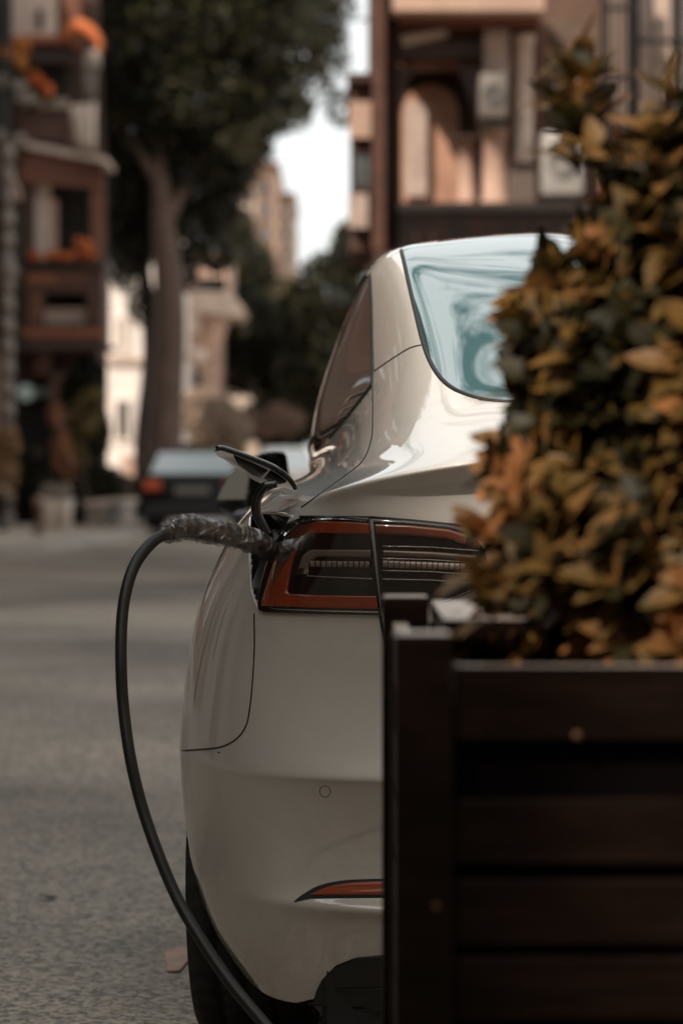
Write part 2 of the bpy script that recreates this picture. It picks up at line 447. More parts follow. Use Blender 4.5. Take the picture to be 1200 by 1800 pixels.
car = thing('electric_car', 'pale pearl electric car with its charging flap open, nearest the planter', 'car', loc=car2w(0, 2.3, 0)[:])
car.matrix_basis = Matrix.Translation(car2w(0, 2.3, 0))

def panel(name, idset, idgrid, side, mats, both=False):
    """faces of the body surface with these ids, as one mesh; side=-1 left, +1 right; both joins the two halves"""
    verts = []; norms = []; faces = []
    for sd in ((-1, 1) if both else (side,)):
        grid = ids_left if sd < 0 else ids
        msk = np.isin(grid, idset)
        if not msk.any(): continue
        fi, fj = np.nonzero(msk)
        q = np.stack([fi * T_ + fj, fi * T_ + fj + 1, (fi + 1) * T_ + fj + 1, (fi + 1) * T_ + fj], 1)
        used, inv = np.unique(q, return_inverse=True)
        q = inv.reshape(-1, 4)
        A = G.reshape(-1, 3)[used].copy(); Nv = Nn.reshape(-1, 3)[used].copy()
        if sd > 0: A[:, 0] *= -1; Nv[:, 0] *= -1
        W = g2w(A)
        NW = np.stack([Nv[:, 0] * cs + Nv[:, 1] * sn, Nv[:, 1] * cs - Nv[:, 0] * sn, Nv[:, 2]], 1)
        # orient faces along the normals
        a, b, c = W[q[:, 0]], W[q[:, 1]], W[q[:, 2]]
        fl = (np.cross(b - a, c - a) * NW[q[:, 0]]).sum(1) < 0
        q[fl] = q[fl][:, ::-1]
        q = q + len(verts)
        verts += W.tolist(); norms += NW.tolist(); faces += q.tolist()
    if not faces: return None
    me = bpy.data.meshes.new(name)
    L = car.matrix_basis.translation
    me.from_pydata([(x - L.x, y - L.y, z - L.z) for x, y, z in verts], [], faces)
    o = obj(name, me, mats, car, True)
    if both:
        bm = bmesh.new(); bm.from_mesh(me); bmesh.ops.remove_doubles(bm, verts=bm.verts[:], dist=1e-5); bm.to_mesh(me); bm.free()
    else:
        me.normals_split_custom_set_from_vertices([tuple(n) for n in norms])
    return o
panel('rear_bumper', [BUMP_R], None, 0, paint, True)
panel('tailgate', [HATCH], None, 0, paint, True)
panel('rear_window', [RGLASS], None, 0, rear_glass_m, True)
panel('glass_roof', [ROOF], None, 0, roof_glass_m, True)
panel('windscreen', [WSHIELD], None, 0, side_glass_m, True)
panel('front_bumper', [BUMP_F], None, 0, paint, True)
for sd in (-1, 1):
    panel('side_body', [0], None, sd, paint)
    panel('side_window', [SGLASS], None, sd, side_glass_m)

# ray caster on the left rear body so that drawn outlines get their own depth
bv_v = [tuple(p) for p in g2w(G).reshape(-1, 3)]
bv_f = []
for i in range(S_ - 1):
    for j in range(16 * 7):
        bv_f.append((i * T_ + j, i * T_ + j + 1, (i + 1) * T_ + j + 1, (i + 1) * T_ + j))
TREE = BVHTree.FromPolygons(bv_v, bv_f)
def surf(px, py, off=0.0):
    o = Vector((0, 0, CAMZ)); d = at(px, py, 1.0) - o; d.normalize()
    h = TREE.ray_cast(o, d)
    if h[0] is None:
        n = TREE.find_nearest(at(px, py, 5.8)); h = n
    n = h[1]
    if n.dot(d) > 0: n = -n
    return h[0] + n * off
def w2mir(p):
    """mirror a world point across the car's centre plane"""
    x, y = p.x - CX, p.y - CY
    u = x * cs - y * sn; v = x * sn + y * cs
    return car2w(-u, v, p.z)
def resamp(pl, n):
    pl = [Vector((a, b)) for a, b in pl]
    L = [0]
    for i in range(1, len(pl)): L.append(L[-1] + (pl[i] - pl[i - 1]).length)
    o = []
    for k in range(n):
        t = L[-1] * k / (n - 1); i = 1
        while i < len(L) - 1 and L[i] < t: i += 1
        f = (t - L[i - 1]) / max(L[i] - L[i - 1], 1e-9)
        o.append(pl[i - 1].lerp(pl[i], min(max(f, 0), 1)))
    return o
def patch(name, A, B, off, m, parent, n=40, k=8, thick=0.004, mirrored=True, **kw):
    """sheet lying on the body between two drawn lines, raised by off, with turned-down edges"""
    A = resamp(A, n); B = resamp(B, n)
    rows = []
    rows.append([surf(p.x, p.y, off - thick) for p in A])
    for j in range(k + 1):
        rows.append([surf(*(a.lerp(b, j / k)), off) for a, b in zip(A, B)])
    rows.append([surf(p.x, p.y, off - thick) for p in B])
    outs = []
    for mi in ((0, 1) if mirrored else (0,)):
        mb = MB()
        V = [w2mir(p) if mi else p for r_ in rows for p in r_]
        nr = len(rows)
        Fc = []
        for j in range(nr - 1):
            for i in range(n - 1):
                q = (j * n + i, j * n + i + 1, (j + 1) * n + i + 1, (j + 1) * n + i)
                Fc.append(q)
        mb.add(V, Fc)
        par = parent[mi] if isinstance(parent, (list, tuple)) else parent
        if par is not None and par.type == 'MESH':
            o = mb.build(name, m, None, True); o.parent = par
            o.matrix_parent_inverse = Matrix.Identity(4)
            o.location = -car.matrix_basis.translation
        else:
            o = mb.build(name, m, par, True)
        outs.append(o)
    return outs
def line_on(name, pl, r, m, parent, off=0.0, n=60, mirrored=True, sides=6):
    pts = resamp(pl, n)
    W = [surf(p.x, p.y, off) for p in pts]
    outs = []
    for mi in ((0, 1) if mirrored else (0,)):
        mb = MB().tube([w2mir(p) if mi else p for p in W], r, sides)
        par = parent[mi] if isinstance(parent, (list, tuple)) else parent
        if par.type == 'MESH':
            o = mb.build(name, m, None, True); o.parent = par; o.location = -car.matrix_basis.translation
        else:
            o = mb.build(name, m, par, True)
        outs.append(o)
    return outs
def param_line(name, s_arr, t_arr, r, m, parent, off=0.0, sides=6):
    s_arr = np.array(s_arr, float); t_arr = np.array(t_arr, float)
    pts = np.array([ev(np.array([a]), np.array([b]))[0, 0] for a, b in zip(s_arr, t_arr)])
    W = [Vector(p) for p in g2w(pts)]
    for mi in (0, 1):
        MB().tube([w2mir(p) if mi else p for p in W], r, sides).build(name, m, parent, True)

lin = lambda a, b, n: list(np.linspace(a, b, n))
# black seal round the rear window, roof side trim, side window frames
param_line('window_frame', [22.75] * 50, lin(6.0, 9.35, 50), .005, rubber, car)
param_line('window_frame', [20] * 30, lin(7.6, 9.35, 30), .005, rubber, car)
param_line('windscreen_pillar', lin(20, 23, 20), [9.5] * 20, .010, gloss_black, car)

# shut lines (dark gaps)
line_on('window_frame', [q_ for q_ in SILL if q_[1] < 772], .0055, rubber, car, off=.0, n=90)
line_on('window_seal', [(705, 440)] + GLASS_L[7:] + [(1150, 709)], .0050, rubber, car, off=-.001, n=120)
gap = mat('shut_line_dark', (0.01, 0.009, 0.008), rough=0.7)
line_on('shut_line', smooth2([(447, 1078), (447, 1150), (440, 1240), (428, 1285), (395, 1311), (345, 1318), (309, 1320)]), .0016, gap, car, off=.0003)
line_on('shut_line', [(527, 908), (655, 909), (720, 914), (830, 925)], .0022, gap, car, off=.0005)
line_on('shut_line', smooth2([(668, 1082), (675, 1120), (690, 1165), (712, 1215)]), .0028, gap, car, off=.0005)
line_on('shut_line', smooth2([(658, 652), (690, 630), (720, 612), (742, 606)]), .0016, gap, car, off=.0003)
line_on('shut_line', smooth2([(655, 682), (655, 740), (652, 775), (636, 812), (595, 845), (530, 892)]), .0016, gap, car, off=.0003)

# tail lamps
tl = [thing('tail_lamp', None, None), thing('tail_lamp', None, None)]
for t_ in tl:
    t_.parent = car
    t_.location = (0, 0, 0)
def lamp(name, A, B, off, m, n=40, k=6, **kw):
    """lamp pieces are sub-parts: children of the tail_lamp housing"""
    return patch(name, A, B, off, m, HOUS, n=n, k=k, **kw)
bpy.data.objects.remove(tl[0]); bpy.data.objects.remove(tl[1])
topo = smooth2([(457, 1062), (462, 1030), (474, 985), (488, 948), (505, 925), (530, 913), (565, 909), (605, 908), (650, 910)])
boto = [(457, 1064), (458, 1073), (468, 1077), (560, 1079), (671, 1081)]
HOUS = patch('tail_lamp', topo, boto, .006, lamp_black, car, n=60, k=20, thick=.012)
band_o = smooth2([(651, 919), (600, 917), (548, 919), (520, 930), (502, 952), (488, 990), (475, 1030), (465, 1062)], 6) + [(466, 1066), (540, 1067), (667, 1069)]
band_i = smooth2([(653, 938), (600, 937), (562, 938), (542, 944), (530, 958), (520, 985), (513, 1015), (509, 1040)], 6) + [(512, 1044), (560, 1046), (664, 1047)]
lamp('light_band', band_o, band_i, .0095, lamp_red, n=90, k=6)
lamp('chrome_strip', smooth2([(528, 1008), (536, 980), (550, 967)]) + [(600, 966), (654, 966)], smooth2([(545, 1006), (548, 990), (560, 978)]) + [(600, 978), (655, 979)], .009, mat('lamp_frost', (.16, .13, .11), rough=.3, coat=1), n=40, k=3)
lamp('chrome_point', [(526, 1010), (534, 998)], [(545, 1009), (546, 1001)], .011, chrome, n=4, k=2)
for i in range(11):
    x0 = 551 + i * 9.4
    lamp('led_segment', [(x0, 986), (x0 + 7.6, 986)], [(x0, 996), (x0 + 7.6, 996)], .0105, lamp_clear, n=3, k=2)
line_on('trim_line', [(543, 1012), (600, 1014), (657, 1016)], .0008, chrome, HOUS, off=.010)
line_on('trim_line', [(508, 1046), (516, 1046), (545, 1048)], .0008, chrome, HOUS, off=.010)
def lens_mat():
    m = bpy.data.materials.new('clear_lens'); m.use_nodes = True
    t = m.node_tree; t.nodes.clear()
    o_ = t.nodes.new('ShaderNodeOutputMaterial'); a_ = t.nodes.new('ShaderNodeBsdfTransparent'); a_.inputs[0].default_value = (.92, .88, .86, 1)
    g_ = t.nodes.new('ShaderNodeBsdfGlossy'); g_.inputs['Roughness'].default_value = .012
    f_ = t.nodes.new('ShaderNodeFresnel'); f_.inputs['IOR'].default_value = 1.36
    x_ = t.nodes.new('ShaderNodeMixShader')
    t.links.new(f_.outputs[0], x_.inputs[0]); t.links.new(a_.outputs[0], x_.inputs[1]); t.links.new(g_.outputs[0], x_.inputs[2]); t.links.new(x_.outputs[0], o_.inputs['Surface'])
    return m
clear_lens = lens_mat()
lamp('lens_cover', smooth2([(478, 1066), (484, 1030), (494, 985), (505, 950), (520, 928), (545, 916), (580, 912), (610, 911), (650, 913)]), [(479, 1067), (482, 1069), (490, 1071), (560, 1073), (668, 1075)], .0125, clear_lens, n=60, k=24, thick=.0008)
# inner lamp on the tailgate
topi = [(657, 911), (720, 914), (790, 921), (825, 930), (850, 965), (860, 1000)]
boti = [(672, 1074), (720, 1070), (790, 1056), (840, 1035), (855, 1015), (861, 1002)]
HOUS = patch('tailgate_lamp', topi, boti, .006, lamp_black, car, n=40, k=20, thick=.012)
lamp('light_band', [(663, 920), (720, 922), (790, 929), (822, 940)], [(664, 938), (720, 940), (790, 946), (818, 956)], .0095, mat('lens_brown', (.16, .05, .03), rough=.25, coat=1), n=30, k=3)
lamp('frost_strip', [(676, 966), (760, 969), (836, 975)], [(676, 976), (760, 979), (842, 985)], .009, mat('lamp_frost2', (.10, .07, .055), rough=.3, coat=1), n=30, k=2)
for i in range(18):
    x0 = 676 + i * 9.6; dy = i * .35
    lamp('led_segment', [(x0, 984 + dy), (x0 + 8.2, 984 + dy)], [(x0, 996 + dy), (x0 + 8.2, 996 + dy)], .0105, lamp_clear, n=3, k=2)
for yy in (958, 980, 1001, 1016):
    line_on('trim_line', [(674, yy), (760, yy + 2), (842, yy + 8)], .0007, chrome, HOUS, off=.010)

lamp('lens_cover', [(660, 913), (720, 916), (790, 923), (823, 932), (848, 966), (857, 1000)], [(674, 1070), (720, 1067), (790, 1053), (838, 1032), (852, 1014), (858, 1002)], .0125, clear_lens, n=40, k=24, thick=.0008)
# bumper details
patch('reflector_recess', smooth2([(517, 1585), (530, 1574), (560, 1557), (600, 1548), (650, 1545)]) + [(740, 1544)], [(518, 1586), (545, 1580), (600, 1579), (740, 1578)], .001, gap, car, n=40, k=4, thick=.003)
patch('reflector', smooth2([(548, 1573), (575, 1561), (610, 1553), (650, 1550)]) + [(740, 1549)], [(549, 1574), (600, 1574), (740, 1573)], .004, reflector_m, car, n=30, k=4)
ring = [(571 + 9.5 * math.cos(a), 1391 + 10 * math.sin(a)) for a in [i * math.pi / 12 for i in range(25)]]
line_on('sensor', ring, .0009, mat('sensor_ring', (.16, .14, .12), rough=.5), car, off=.0002, n=30)
patch('rear_diffuser', [(552, 1762), (555, 1745), (566, 1722), (590, 1697), (625, 1683), (690, 1677), (1158, 1672)], [(556, 1795), (570, 1795), (590, 1795), (610, 1795), (640, 1795), (690, 1795), (1158, 1795)], .004, black_plastic, car, n=60, k=14, thick=.02)
line_on('diffuser_edge', [(566, 1738), (640, 1737), (700, 1736), (1150, 1735)], .0016, black_plastic, car, off=.006)
line_on('port_rim', smooth2([(455, 1074), (447, 1055), (441, 1030), (438, 960), (439, 912), (446, 904), (470, 901), (495, 903), (514, 909)]), .0034, paint, car, off=-.0008, mirrored=False)

# underside, liners, wheels
mb = MB()
poly = [(-.62, .30), (-.68, .55), (-.72, 1.5), (-.80, 3.0), (-.72, 4.4), (0, 4.6), (.72, 4.4), (.80, 3.0), (.72, 1.5), (.68, .55), (.62, .30)]
mb.prism([car2w(a, b, .17) for a, b in poly], (0, 0, .05))
mb.build('underbody', black_plastic, car)
mb = MB()
mb.prism([car2w(a, b, .17) for a, b in [(-.60, .16), (.60, .16), (.60, .40), (-.60, .40)]], (0, 0, .12)); mb.build('undertray', black_plastic, car)
def wheel(u, v, out_):
    W = .245; r0 = .362
    ax = Vector((cs, -sn, 0)) * (-1 if u < 0 else 1)     # outward axis
    c = car2w(u, v, r0)
    fw = Vector((sn, cs, 0))
    def ringpt(w_, r, a): return c + ax * w_ + fw * (r * math.cos(a)) + Vector((0, 0, r * math.sin(a)))
    N = 144
    prof = [(-.11, .24), (-.12, .30), (-.118, .34), (-.10, .358), (-.062, .362), (-.060, .352), (-.050, .352), (-.048, .364), (-.008, .365), (-.006, .354), (.006, .354), (.008, .365), (.048, .364), (.050, .352), (.060, .352), (.062, .362), (.10, .358), (.118, .34), (.12, .30), (.11, .24)]
    V = []; Fc = []
    for i, (a_, r) in enumerate(prof):
        for k in range(N):
            rr = r - (.007 if (r > .357 and k % 3 == 0) else 0)
            V.append(ringpt(a_, rr, 2 * math.pi * (k + (1.2 * abs(a_) / .1)) / N))
    for i in range(len(prof) - 1):
        for k in range(N):
            Fc.append((i * N + k, i * N + (k + 1) % N, (i + 1) * N + (k + 1) % N, (i + 1) * N + k))
    wh = bpy.data.objects.new('wheel', None); COL.objects.link(wh); wh.parent = car
    L = car.matrix_basis.translation
    wh.location = c - L
    def sub(name, V_, F_, m, smooth=True):
        me = bpy.data.meshes.new(name); me.from_pydata([tuple(Vector(p) - c) for p in V_], [], F_)
        o = obj(name, me, m, wh, smooth); return o
    sub('tyre', V, Fc, tyre_m)
    V = []; Fc = []; n = 40
    pr = [(-.10, .235), (.105, .238), (.10, .215), (.04, .20), (.06, .06), (.08, .05), (.08, .001)]
    for (a_, r) in pr:
        for k in range(n):
            rr = r * (1 if not (.05 < r < .21) else (1 if k % 8 < 4 else .93))
            V.append(ringpt(a_ - (0.02 if (r == .20 and k % 8 >= 4) else 0), rr, 2 * math.pi * k / n))
    for i in range(len(pr) - 1):
        for k in range(n):
            Fc.append((i * n + k, i * n + (k + 1) % n, (i + 1) * n + (k + 1) % n, (i + 1) * n + k))
    sub('rim', V, Fc, rim_m)
for v in (1.02, 3.90):
    for u in (-.805, .805):
        wheel(u, v, 1)
        # arch liner: inner half tube
        mb = MB(); n = 24; V = []; Fc = []
        sgn = -1 if u < 0 else 1
        for (uu, rr) in ((sgn * (.87 if v < 2 else .86), .412), (sgn * .60, .43), (sgn * .60, .02)):
            for k in range(n + 1):
                a = math.pi * (1.0 * k / n)
                V.append(car2w(uu, v + rr * math.cos(a), .36 + rr * math.sin(a)))
        for i in range(2):
            for k in range(n):
                Fc.append((i * (n + 1) + k, i * (n + 1) + k + 1, (i + 1) * (n + 1) + k + 1, (i + 1) * (n + 1) + k))
        mb.add(V, Fc); mb.build('wheel_arch_liner', black_plastic, car, True)

# charge port recess (a cup behind the opening)
mb = MB(); pp = [(x + (3 if x < 470 else 6), y) for x, y in PORT]
cup = []
for (x, y) in PORT:
    cx_, cy_ = 475, 975
    cup.append((surf(cx_ + (x - cx_) * 1.10, cy_ + (y - cy_) * 1.05, -.001), surf(cx_ + (x - cx_) * .9, cy_ + (y - cy_) * .9, -.045)))
n = len(cup)
mb.add([c[0] for c in cup] + [c[1] for c in cup] , [(i, (i + 1) % n, n + (i + 1) % n, n + i) for i in range(n)] + [tuple(range(n, 2 * n))])
mb.build('charge_port', mat('port_plastic', (.03, .028, .025), rough=.3, coat=.5), car)
# lighter inner surround and socket
a = surf(474, 950, -.03)
MB().tube([a + Vector((0, 0, 0)), a + Vector((-.03, -.035, .004))], [.030, .030], 20).build('charge_socket', black_plastic, car, True)

# open flap with its curved arm
def w_(px, py, v): u, vv, z = P(px, py, v); return car2w(u, vv, z)
top_e = smooth2([(380, 789), (388, 786), (400, 789), (440, 803), (480, 819), (505, 837), (516, 850), (521, 860)], 4)
bot_e = smooth2([(380, 790), (384, 797), (400, 806), (430, 828), (452, 842), (475, 850), (498, 852), (520, 860)], 4)
n = 26; A = resamp(top_e, n); B = resamp(bot_e, n)
V = []; K = 6
for i in range(n):
    for k in range(K + 1):
        p = A[i].lerp(B[i], k / K)
        bow = math.sin(math.pi * k / K) * math.sin(math.pi * min(1, i / (n - 1)))
        q = w_(p.x, p.y, .23 + .17 * (k / K)) + Vector((0, 0, .004 * bow))
        V.append(q)
Fc = [(i * (K + 1) + k, i * (K + 1) + k + 1, (i + 1) * (K + 1) + k + 1, (i + 1) * (K + 1) + k) for i in range(n - 1) for k in range(K)]
fl = MB().add(V, Fc).build('charge_flap', gloss_black, car, True)
md = fl.modifiers.new('thick', 'SOLIDIFY'); md.thickness = .005; md.offset = 1
L = car.matrix_basis.translation
def flap_sub(name, mb, m, smooth=True):
    o = mb.build(name, m, None, smooth); o.parent = fl; o.location = -L; return o
flap_sub('flap_edge', MB().tube([w_(p.x, p.y, .23) for p in A] , .0038, 8), gloss_black)
flap_sub('flap_edge', MB().tube([w_(p.x, p.y, .40) for p in B], .0022, 8), gloss_black)
quad = [w_(410, 799, .27), w_(472, 824, .27), w_(458, 837, .36), w_(445, 834, .36), w_(418, 814, .33)]
flap_sub('flap_panel', MB().prism(quad, (0, -.003, -.002)), mat('flap_inner', (.05, .046, .042), rough=.5, spec=.2))
quad = [w_(474, 828, .27), w_(503, 846, .27), w_(490, 850, .36), w_(464, 840, .36)]
flap_sub('flap_panel', MB().prism(quad, (0, -.003, -.002)), grey_plastic)
arm = smooth2([(487, 850), (468, 853), (455, 868), (450, 887), (453, 908), (466, 930), (474, 940)], 5)
armw = [w_(x, y, .24) for x, y in arm]
mb = MB()
hn = len(armw)
V = []
for i, p in enumerate(armw):
    d = armw[min(i + 1, hn - 1)] - armw[max(i - 1, 0)]; d.normalize()
    nrm = d.cross(Vector((0, 1, 0))); nrm.normalize()
    wd = .0072 + .002 * math.sin(math.pi * i / hn)
    for a_, b_ in ((-wd, -.012), (-wd * .5, -.016), (wd * .7, -.016), (wd, -.012), (wd, .014), (-wd, .014)):
        V.append(p + nrm * a_ + Vector((0, b_, 0)))
Fc = [(i * 6 + k, i * 6 + (k + 1) % 6, (i + 1) * 6 + (k + 1) % 6, (i + 1) * 6 + k) for i in range(hn - 1) for k in range(6)]
Fc += [tuple(range(6))[::-1], tuple(range((hn - 1) * 6, hn * 6))]
mb.add(V, Fc); flap_sub('flap_arm', mb, gloss_black)

# door mirrors
def mirror(side):
    def q(px, py, v):
        p = w_(px, py, v); return w2mir(p) if side else p
    outl = smooth2([(380, 888), (386, 868), (400, 838), (428, 812), (462, 797), (492, 794), (503, 800), (507, 822), (512, 860), (500, 880), (462, 893), (420, 905), (398, 900), (384, 893), (380, 888)], 3)
    c = (448, 852)
    V = []; n = len(outl) - 1
    layers = [(1.0, 2.95), (1.0, 3.0), (.96, 3.06), (.8, 3.12), (.4, 3.16)]
    for (k, v) in layers:
        for (x, y) in outl[:-1]:
            V.append(q(c[0] + (x - c[0]) * k, c[1] + (y - c[1]) * k, v))
    Fc = [(j * n + i, j * n + (i + 1) % n, (j + 1) * n + (i + 1) % n, (j + 1) * n + i) for j in range(len(layers) - 1) for i in range(n)]
    Fc += [tuple(range(n)), tuple(range((len(layers) - 1) * n, len(layers) * n))]
    m_ = MB().add(V, Fc).build('door_mirror', gloss_black, car, True)
    def sub(name, mb, m, sm=False):
        o = mb.build(name, m, None, sm); o.parent = m_; o.location = -L
    g = [(382, 878), (388, 862), (402, 836), (424, 815), (438, 812), (437, 845), (431, 878)]
    sub('mirror_cap', MB().prism([q(x, y, 2.935) for x, y in g], (0, .012, 0)), mat('mirror_paint', (.40, .375, .34), rough=.3, coat=1))
    sub('mirror_glass', MB().prism([q(x, y, 2.94) for x, y in [(440, 812), (470, 803), (492, 803), (500, 830), (503, 862), (470, 880), (436, 884)]], (0, .01, 0)), mat('mirror_dark_glass', (.05, .07, .07), rough=.02, metal=1.0))
    sub('mirror_stalk', MB().tube([q(495, 872, 3.0), q(525, 868, 3.05)], .022, 8), gloss_black, True)
mirror(0); mirror(1)

# cabin: dark interior block with seats so the glass has something behind it (glass is opaque tinted)
# ------------------------------------------------------------------ charging plug, cable
plug = thing('charging_cable', 'black charging cable and plug wrapped in crumpled clear film, plugged into the pale car', 'charging cable')
cp = [(292, 937, .10), (266, 955, .08), (240, 988, .05), (224, 1030, .02), (215, 1085, 0), (213, 1160, -.02), (217, 1240, -.03), (229, 1330, -.05), (249, 1415, -.06), (278, 1500, -.08), (312, 1580, -.1), (352, 1650, -.13), (403, 1725, -.16), (465, 1800, -.2), (520, 1860, -.24), (600, 1930, -.3), (700, 1975, -.35)]
pts = catmull([w_(*c) for c in cp], 8)
last = pts[-1]
pts += catmull([last, Vector((last.x + .12, last.y - .1, .06)), Vector((last.x + .35, last.y - .15, .013)), Vector((1.05, 4.6, .013)), Vector((1.5, 4.3, .15))], 8)[1:]
MB().tube(pts, .0108, 12).build('cable', mat('cable_sheath', (.014, .015, .014), rough=.42), plug, True)
hp = catmull([w_(*c) for c in [(288, 940, .10), (300, 934, .11), (325, 927, .12), (355, 930, .13), (390, 936, .15), (425, 944, .17), (450, 953, .20), (470, 961, .25)]], 6)
hr = np.interp(np.linspace(0, 1, len(hp)), [0, .1, .3, .5, .75, 1], [.012, .015, .019, .020, .0215, .022])
MB().tube(hp, list(hr), 18).build('plug_handle', black_plastic, plug, True)
# crumpled film sleeve: thin faceted clear plastic
film = bpy.data.materials.new('crumpled_film'); film.use_nodes = True
t = film.node_tree; p = t.nodes['Principled BSDF']
p.inputs['Base Color'].default_value = (.16, .145, .13, 1); p.inputs['Roughness'].default_value = .06
p.inputs['Specular IOR Level'].default_value = 1.0; p.inputs['IOR'].default_value = 1.9
co = t.nodes.new('ShaderNodeTexCoord'); nz = t.nodes.new('ShaderNodeTexNoise'); nz.inputs['Scale'].default_value = 45; nz.inputs['Detail'].default_value = 3
t.links.new(co.outputs['Object'], nz.inputs['Vector'])
r = t.nodes.new('ShaderNodeMapRange'); r.inputs['From Min'].default_value = .40; r.inputs['From Max'].default_value = .62
r.inputs['To Min'].default_value = .18; r.inputs['To Max'].default_value = .60
t.links.new(nz.outputs['Fac'], r.inputs['Value']); t.links.new(r.outputs['Result'], p.inputs['Alpha'])
hp2 = catmull([w_(*c) for c in [(286, 940, .10), (300, 934, .11), (325, 927, .12), (355, 930, .13), (390, 936, .15), (425, 944, .17), (450, 953, .195), (478, 964, .24)]], 4)
def film_layer(name, nk, j, r_add, seed):
    rf = random.Random(seed); V = []
    for i, c in enumerate(hp2):
        tt = i / (len(hp2) - 1)
        d = (hp2[min(i + 1, len(hp2) - 1)] - hp2[max(i - 1, 0)]).normalized()
        a_ = d.cross(Vector((0, 1, 0))).normalized(); b_ = d.cross(a_)
        rr = float(np.interp(tt, [0, .08, .3, .5, .75, 1], [.013, .0205, .0235, .0235, .0235, .019])) + r_add
        for k in range(nk):
            th = 2 * math.pi * (k + (i % 2) * .5 + rf.uniform(-.3, .3)) / nk
            V.append(c + (a_ * math.cos(th) + b_ * math.sin(th)) * (rr + rf.uniform(-j, j)) + d * rf.uniform(-j, j))
    m_ = len(hp2); Fc = []
    for i in range(m_ - 1):
        for k in range(nk):
            a, b, c, d = i * nk + k, i * nk + (k + 1) % nk, (i + 1) * nk + (k + 1) % nk, (i + 1) * nk + k
            Fc += [(a, b, c), (a, c, d)] if rf.random() < .5 else [(a, b, d), (b, c, d)]
    return MB().add(V, Fc).build(name, film, plug, False)
film_layer('film_wrap', 10, .0024, 0, 3)
film_layer('film_wrap', 8, .0028, .0012, 8)
for k_ in range(7):
    t0 = .12 + .13 * k_
    c = hp2[int(t0 * (len(hp2) - 1))]
    MB().add([c + Vector((-.008, -.022, .012)), c + Vector((.006, -.026, .016)), c + Vector((.009, -.030, .004)), c + Vector((-.004, -.025, -.002))], [(0, 1, 2), (0, 2, 3)]).build('film_fold', film, plug)
# ------------------------------------------------------------------ the street
def st(a, b, z=0.0):
    """street coordinates: a metres along, b metres to the right of the viewpoint"""
    return Vector((b * cs + a * sn, a * cs - b * sn, z))

def ground_mat():
    m = bpy.data.materials.new('worn_asphalt'); m.use_nodes = True
    t = m.node_tree; p = t.nodes['Principled BSDF']
    co = t.nodes.new('ShaderNodeTexCoord')
    big = t.nodes.new('ShaderNodeTexNoise'); big.inputs['Scale'].default_value = .28; big.inputs['Detail'].default_value = 5
    fine = t.nodes.new('ShaderNodeTexNoise'); fine.inputs['Scale'].default_value = 95; fine.inputs['Detail'].default_value = 3
    vor = t.nodes.new('ShaderNodeTexVoronoi'); vor.inputs['Scale'].default_value = 62
    for n_ in (big, fine, vor): t.links.new(co.outputs['Object'], n_.inputs['Vector'])
    r1 = t.nodes.new('ShaderNodeValToRGB')
    r1.color_ramp.elements[0].position = .36; r1.color_ramp.elements[0].color = (.105, .083, .064, 1)
    r1.color_ramp.elements[1].position = .62; r1.color_ramp.elements[1].color = (.31, .262, .21, 1)
    t.links.new(big.outputs['Fac'], r1.inputs['Fac'])  # uneven asphalt tone, with soft shadow patches painted in by noise
    # pale and dark stone chips
    r2 = t.nodes.new('ShaderNodeValToRGB')
    r2.color_ramp.elements[0].position = .30; r2.color_ramp.elements[0].color = (.25, .235, .21, 1)
    r2.color_ramp.elements[1].position = .72; r2.color_ramp.elements[1].color = (1.75, 1.70, 1.62, 1)
    sep = t.nodes.new('ShaderNodeSeparateColor'); t.links.new(vor.outputs['Color'], sep.inputs['Color'])
    ad = t.nodes.new('ShaderNodeMath'); ad.operation = 'MULTIPLY_ADD'; ad.inputs[1].default_value = .55; ad.inputs[2].default_value = .0
    ad2 = t.nodes.new('ShaderNodeMath'); ad2.operation = 'MULTIPLY_ADD'; ad2.inputs[1].default_value = .5
    t.links.new(sep.outputs[0], ad.inputs[0]); t.links.new(fine.outputs['Fac'], ad2.inputs[0]); t.links.new(ad.outputs[0], ad2.inputs[2])
    t.links.new(ad2.outputs[0], r2.inputs['Fac'])
    mu = t.nodes.new('ShaderNodeMix'); mu.data_type = 'RGBA'; mu.blend_type = 'MULTIPLY'; mu.inputs[0].default_value = 1
    t.links.new(r1.outputs['Color'], mu.inputs[6]); t.links.new(r2.outputs['Color'], mu.inputs[7])
    t.links.new(mu.outputs[2], p.inputs['Base Color'])
    bn = t.nodes.new('ShaderNodeBump'); bn.inputs['Strength'].default_value = .8; bn.inputs['Distance'].default_value = .006
    t.links.new(vor.outputs['Distance'], bn.inputs['Height']); t.links.new(bn.outputs['Normal'], p.inputs['Normal'])
    p.inputs['Roughness'].default_value = .62
    return m
asphalt = ground_mat()
paving = mat('pale_paving', (.40, .33, .27), rough=.75, var=.2, vscale=4, bump=.3, bscale=30)
kerb_m = mat('kerb_stone', (.38, .34, .30), rough=.7, var=.25, vscale=5, bump=.3)
stone_m = mat('low_wall_stone', (.30, .25, .21), rough=.8, var=.3, vscale=6, bump=.4)
earth = mat('dry_earth', (.16, .12, .08), rough=.9, var=.3, vscale=3)

MB().box(-400, -300, -.30, 400, 900, -.03).build('ground', earth, None, kind='structure')
mb = MB()
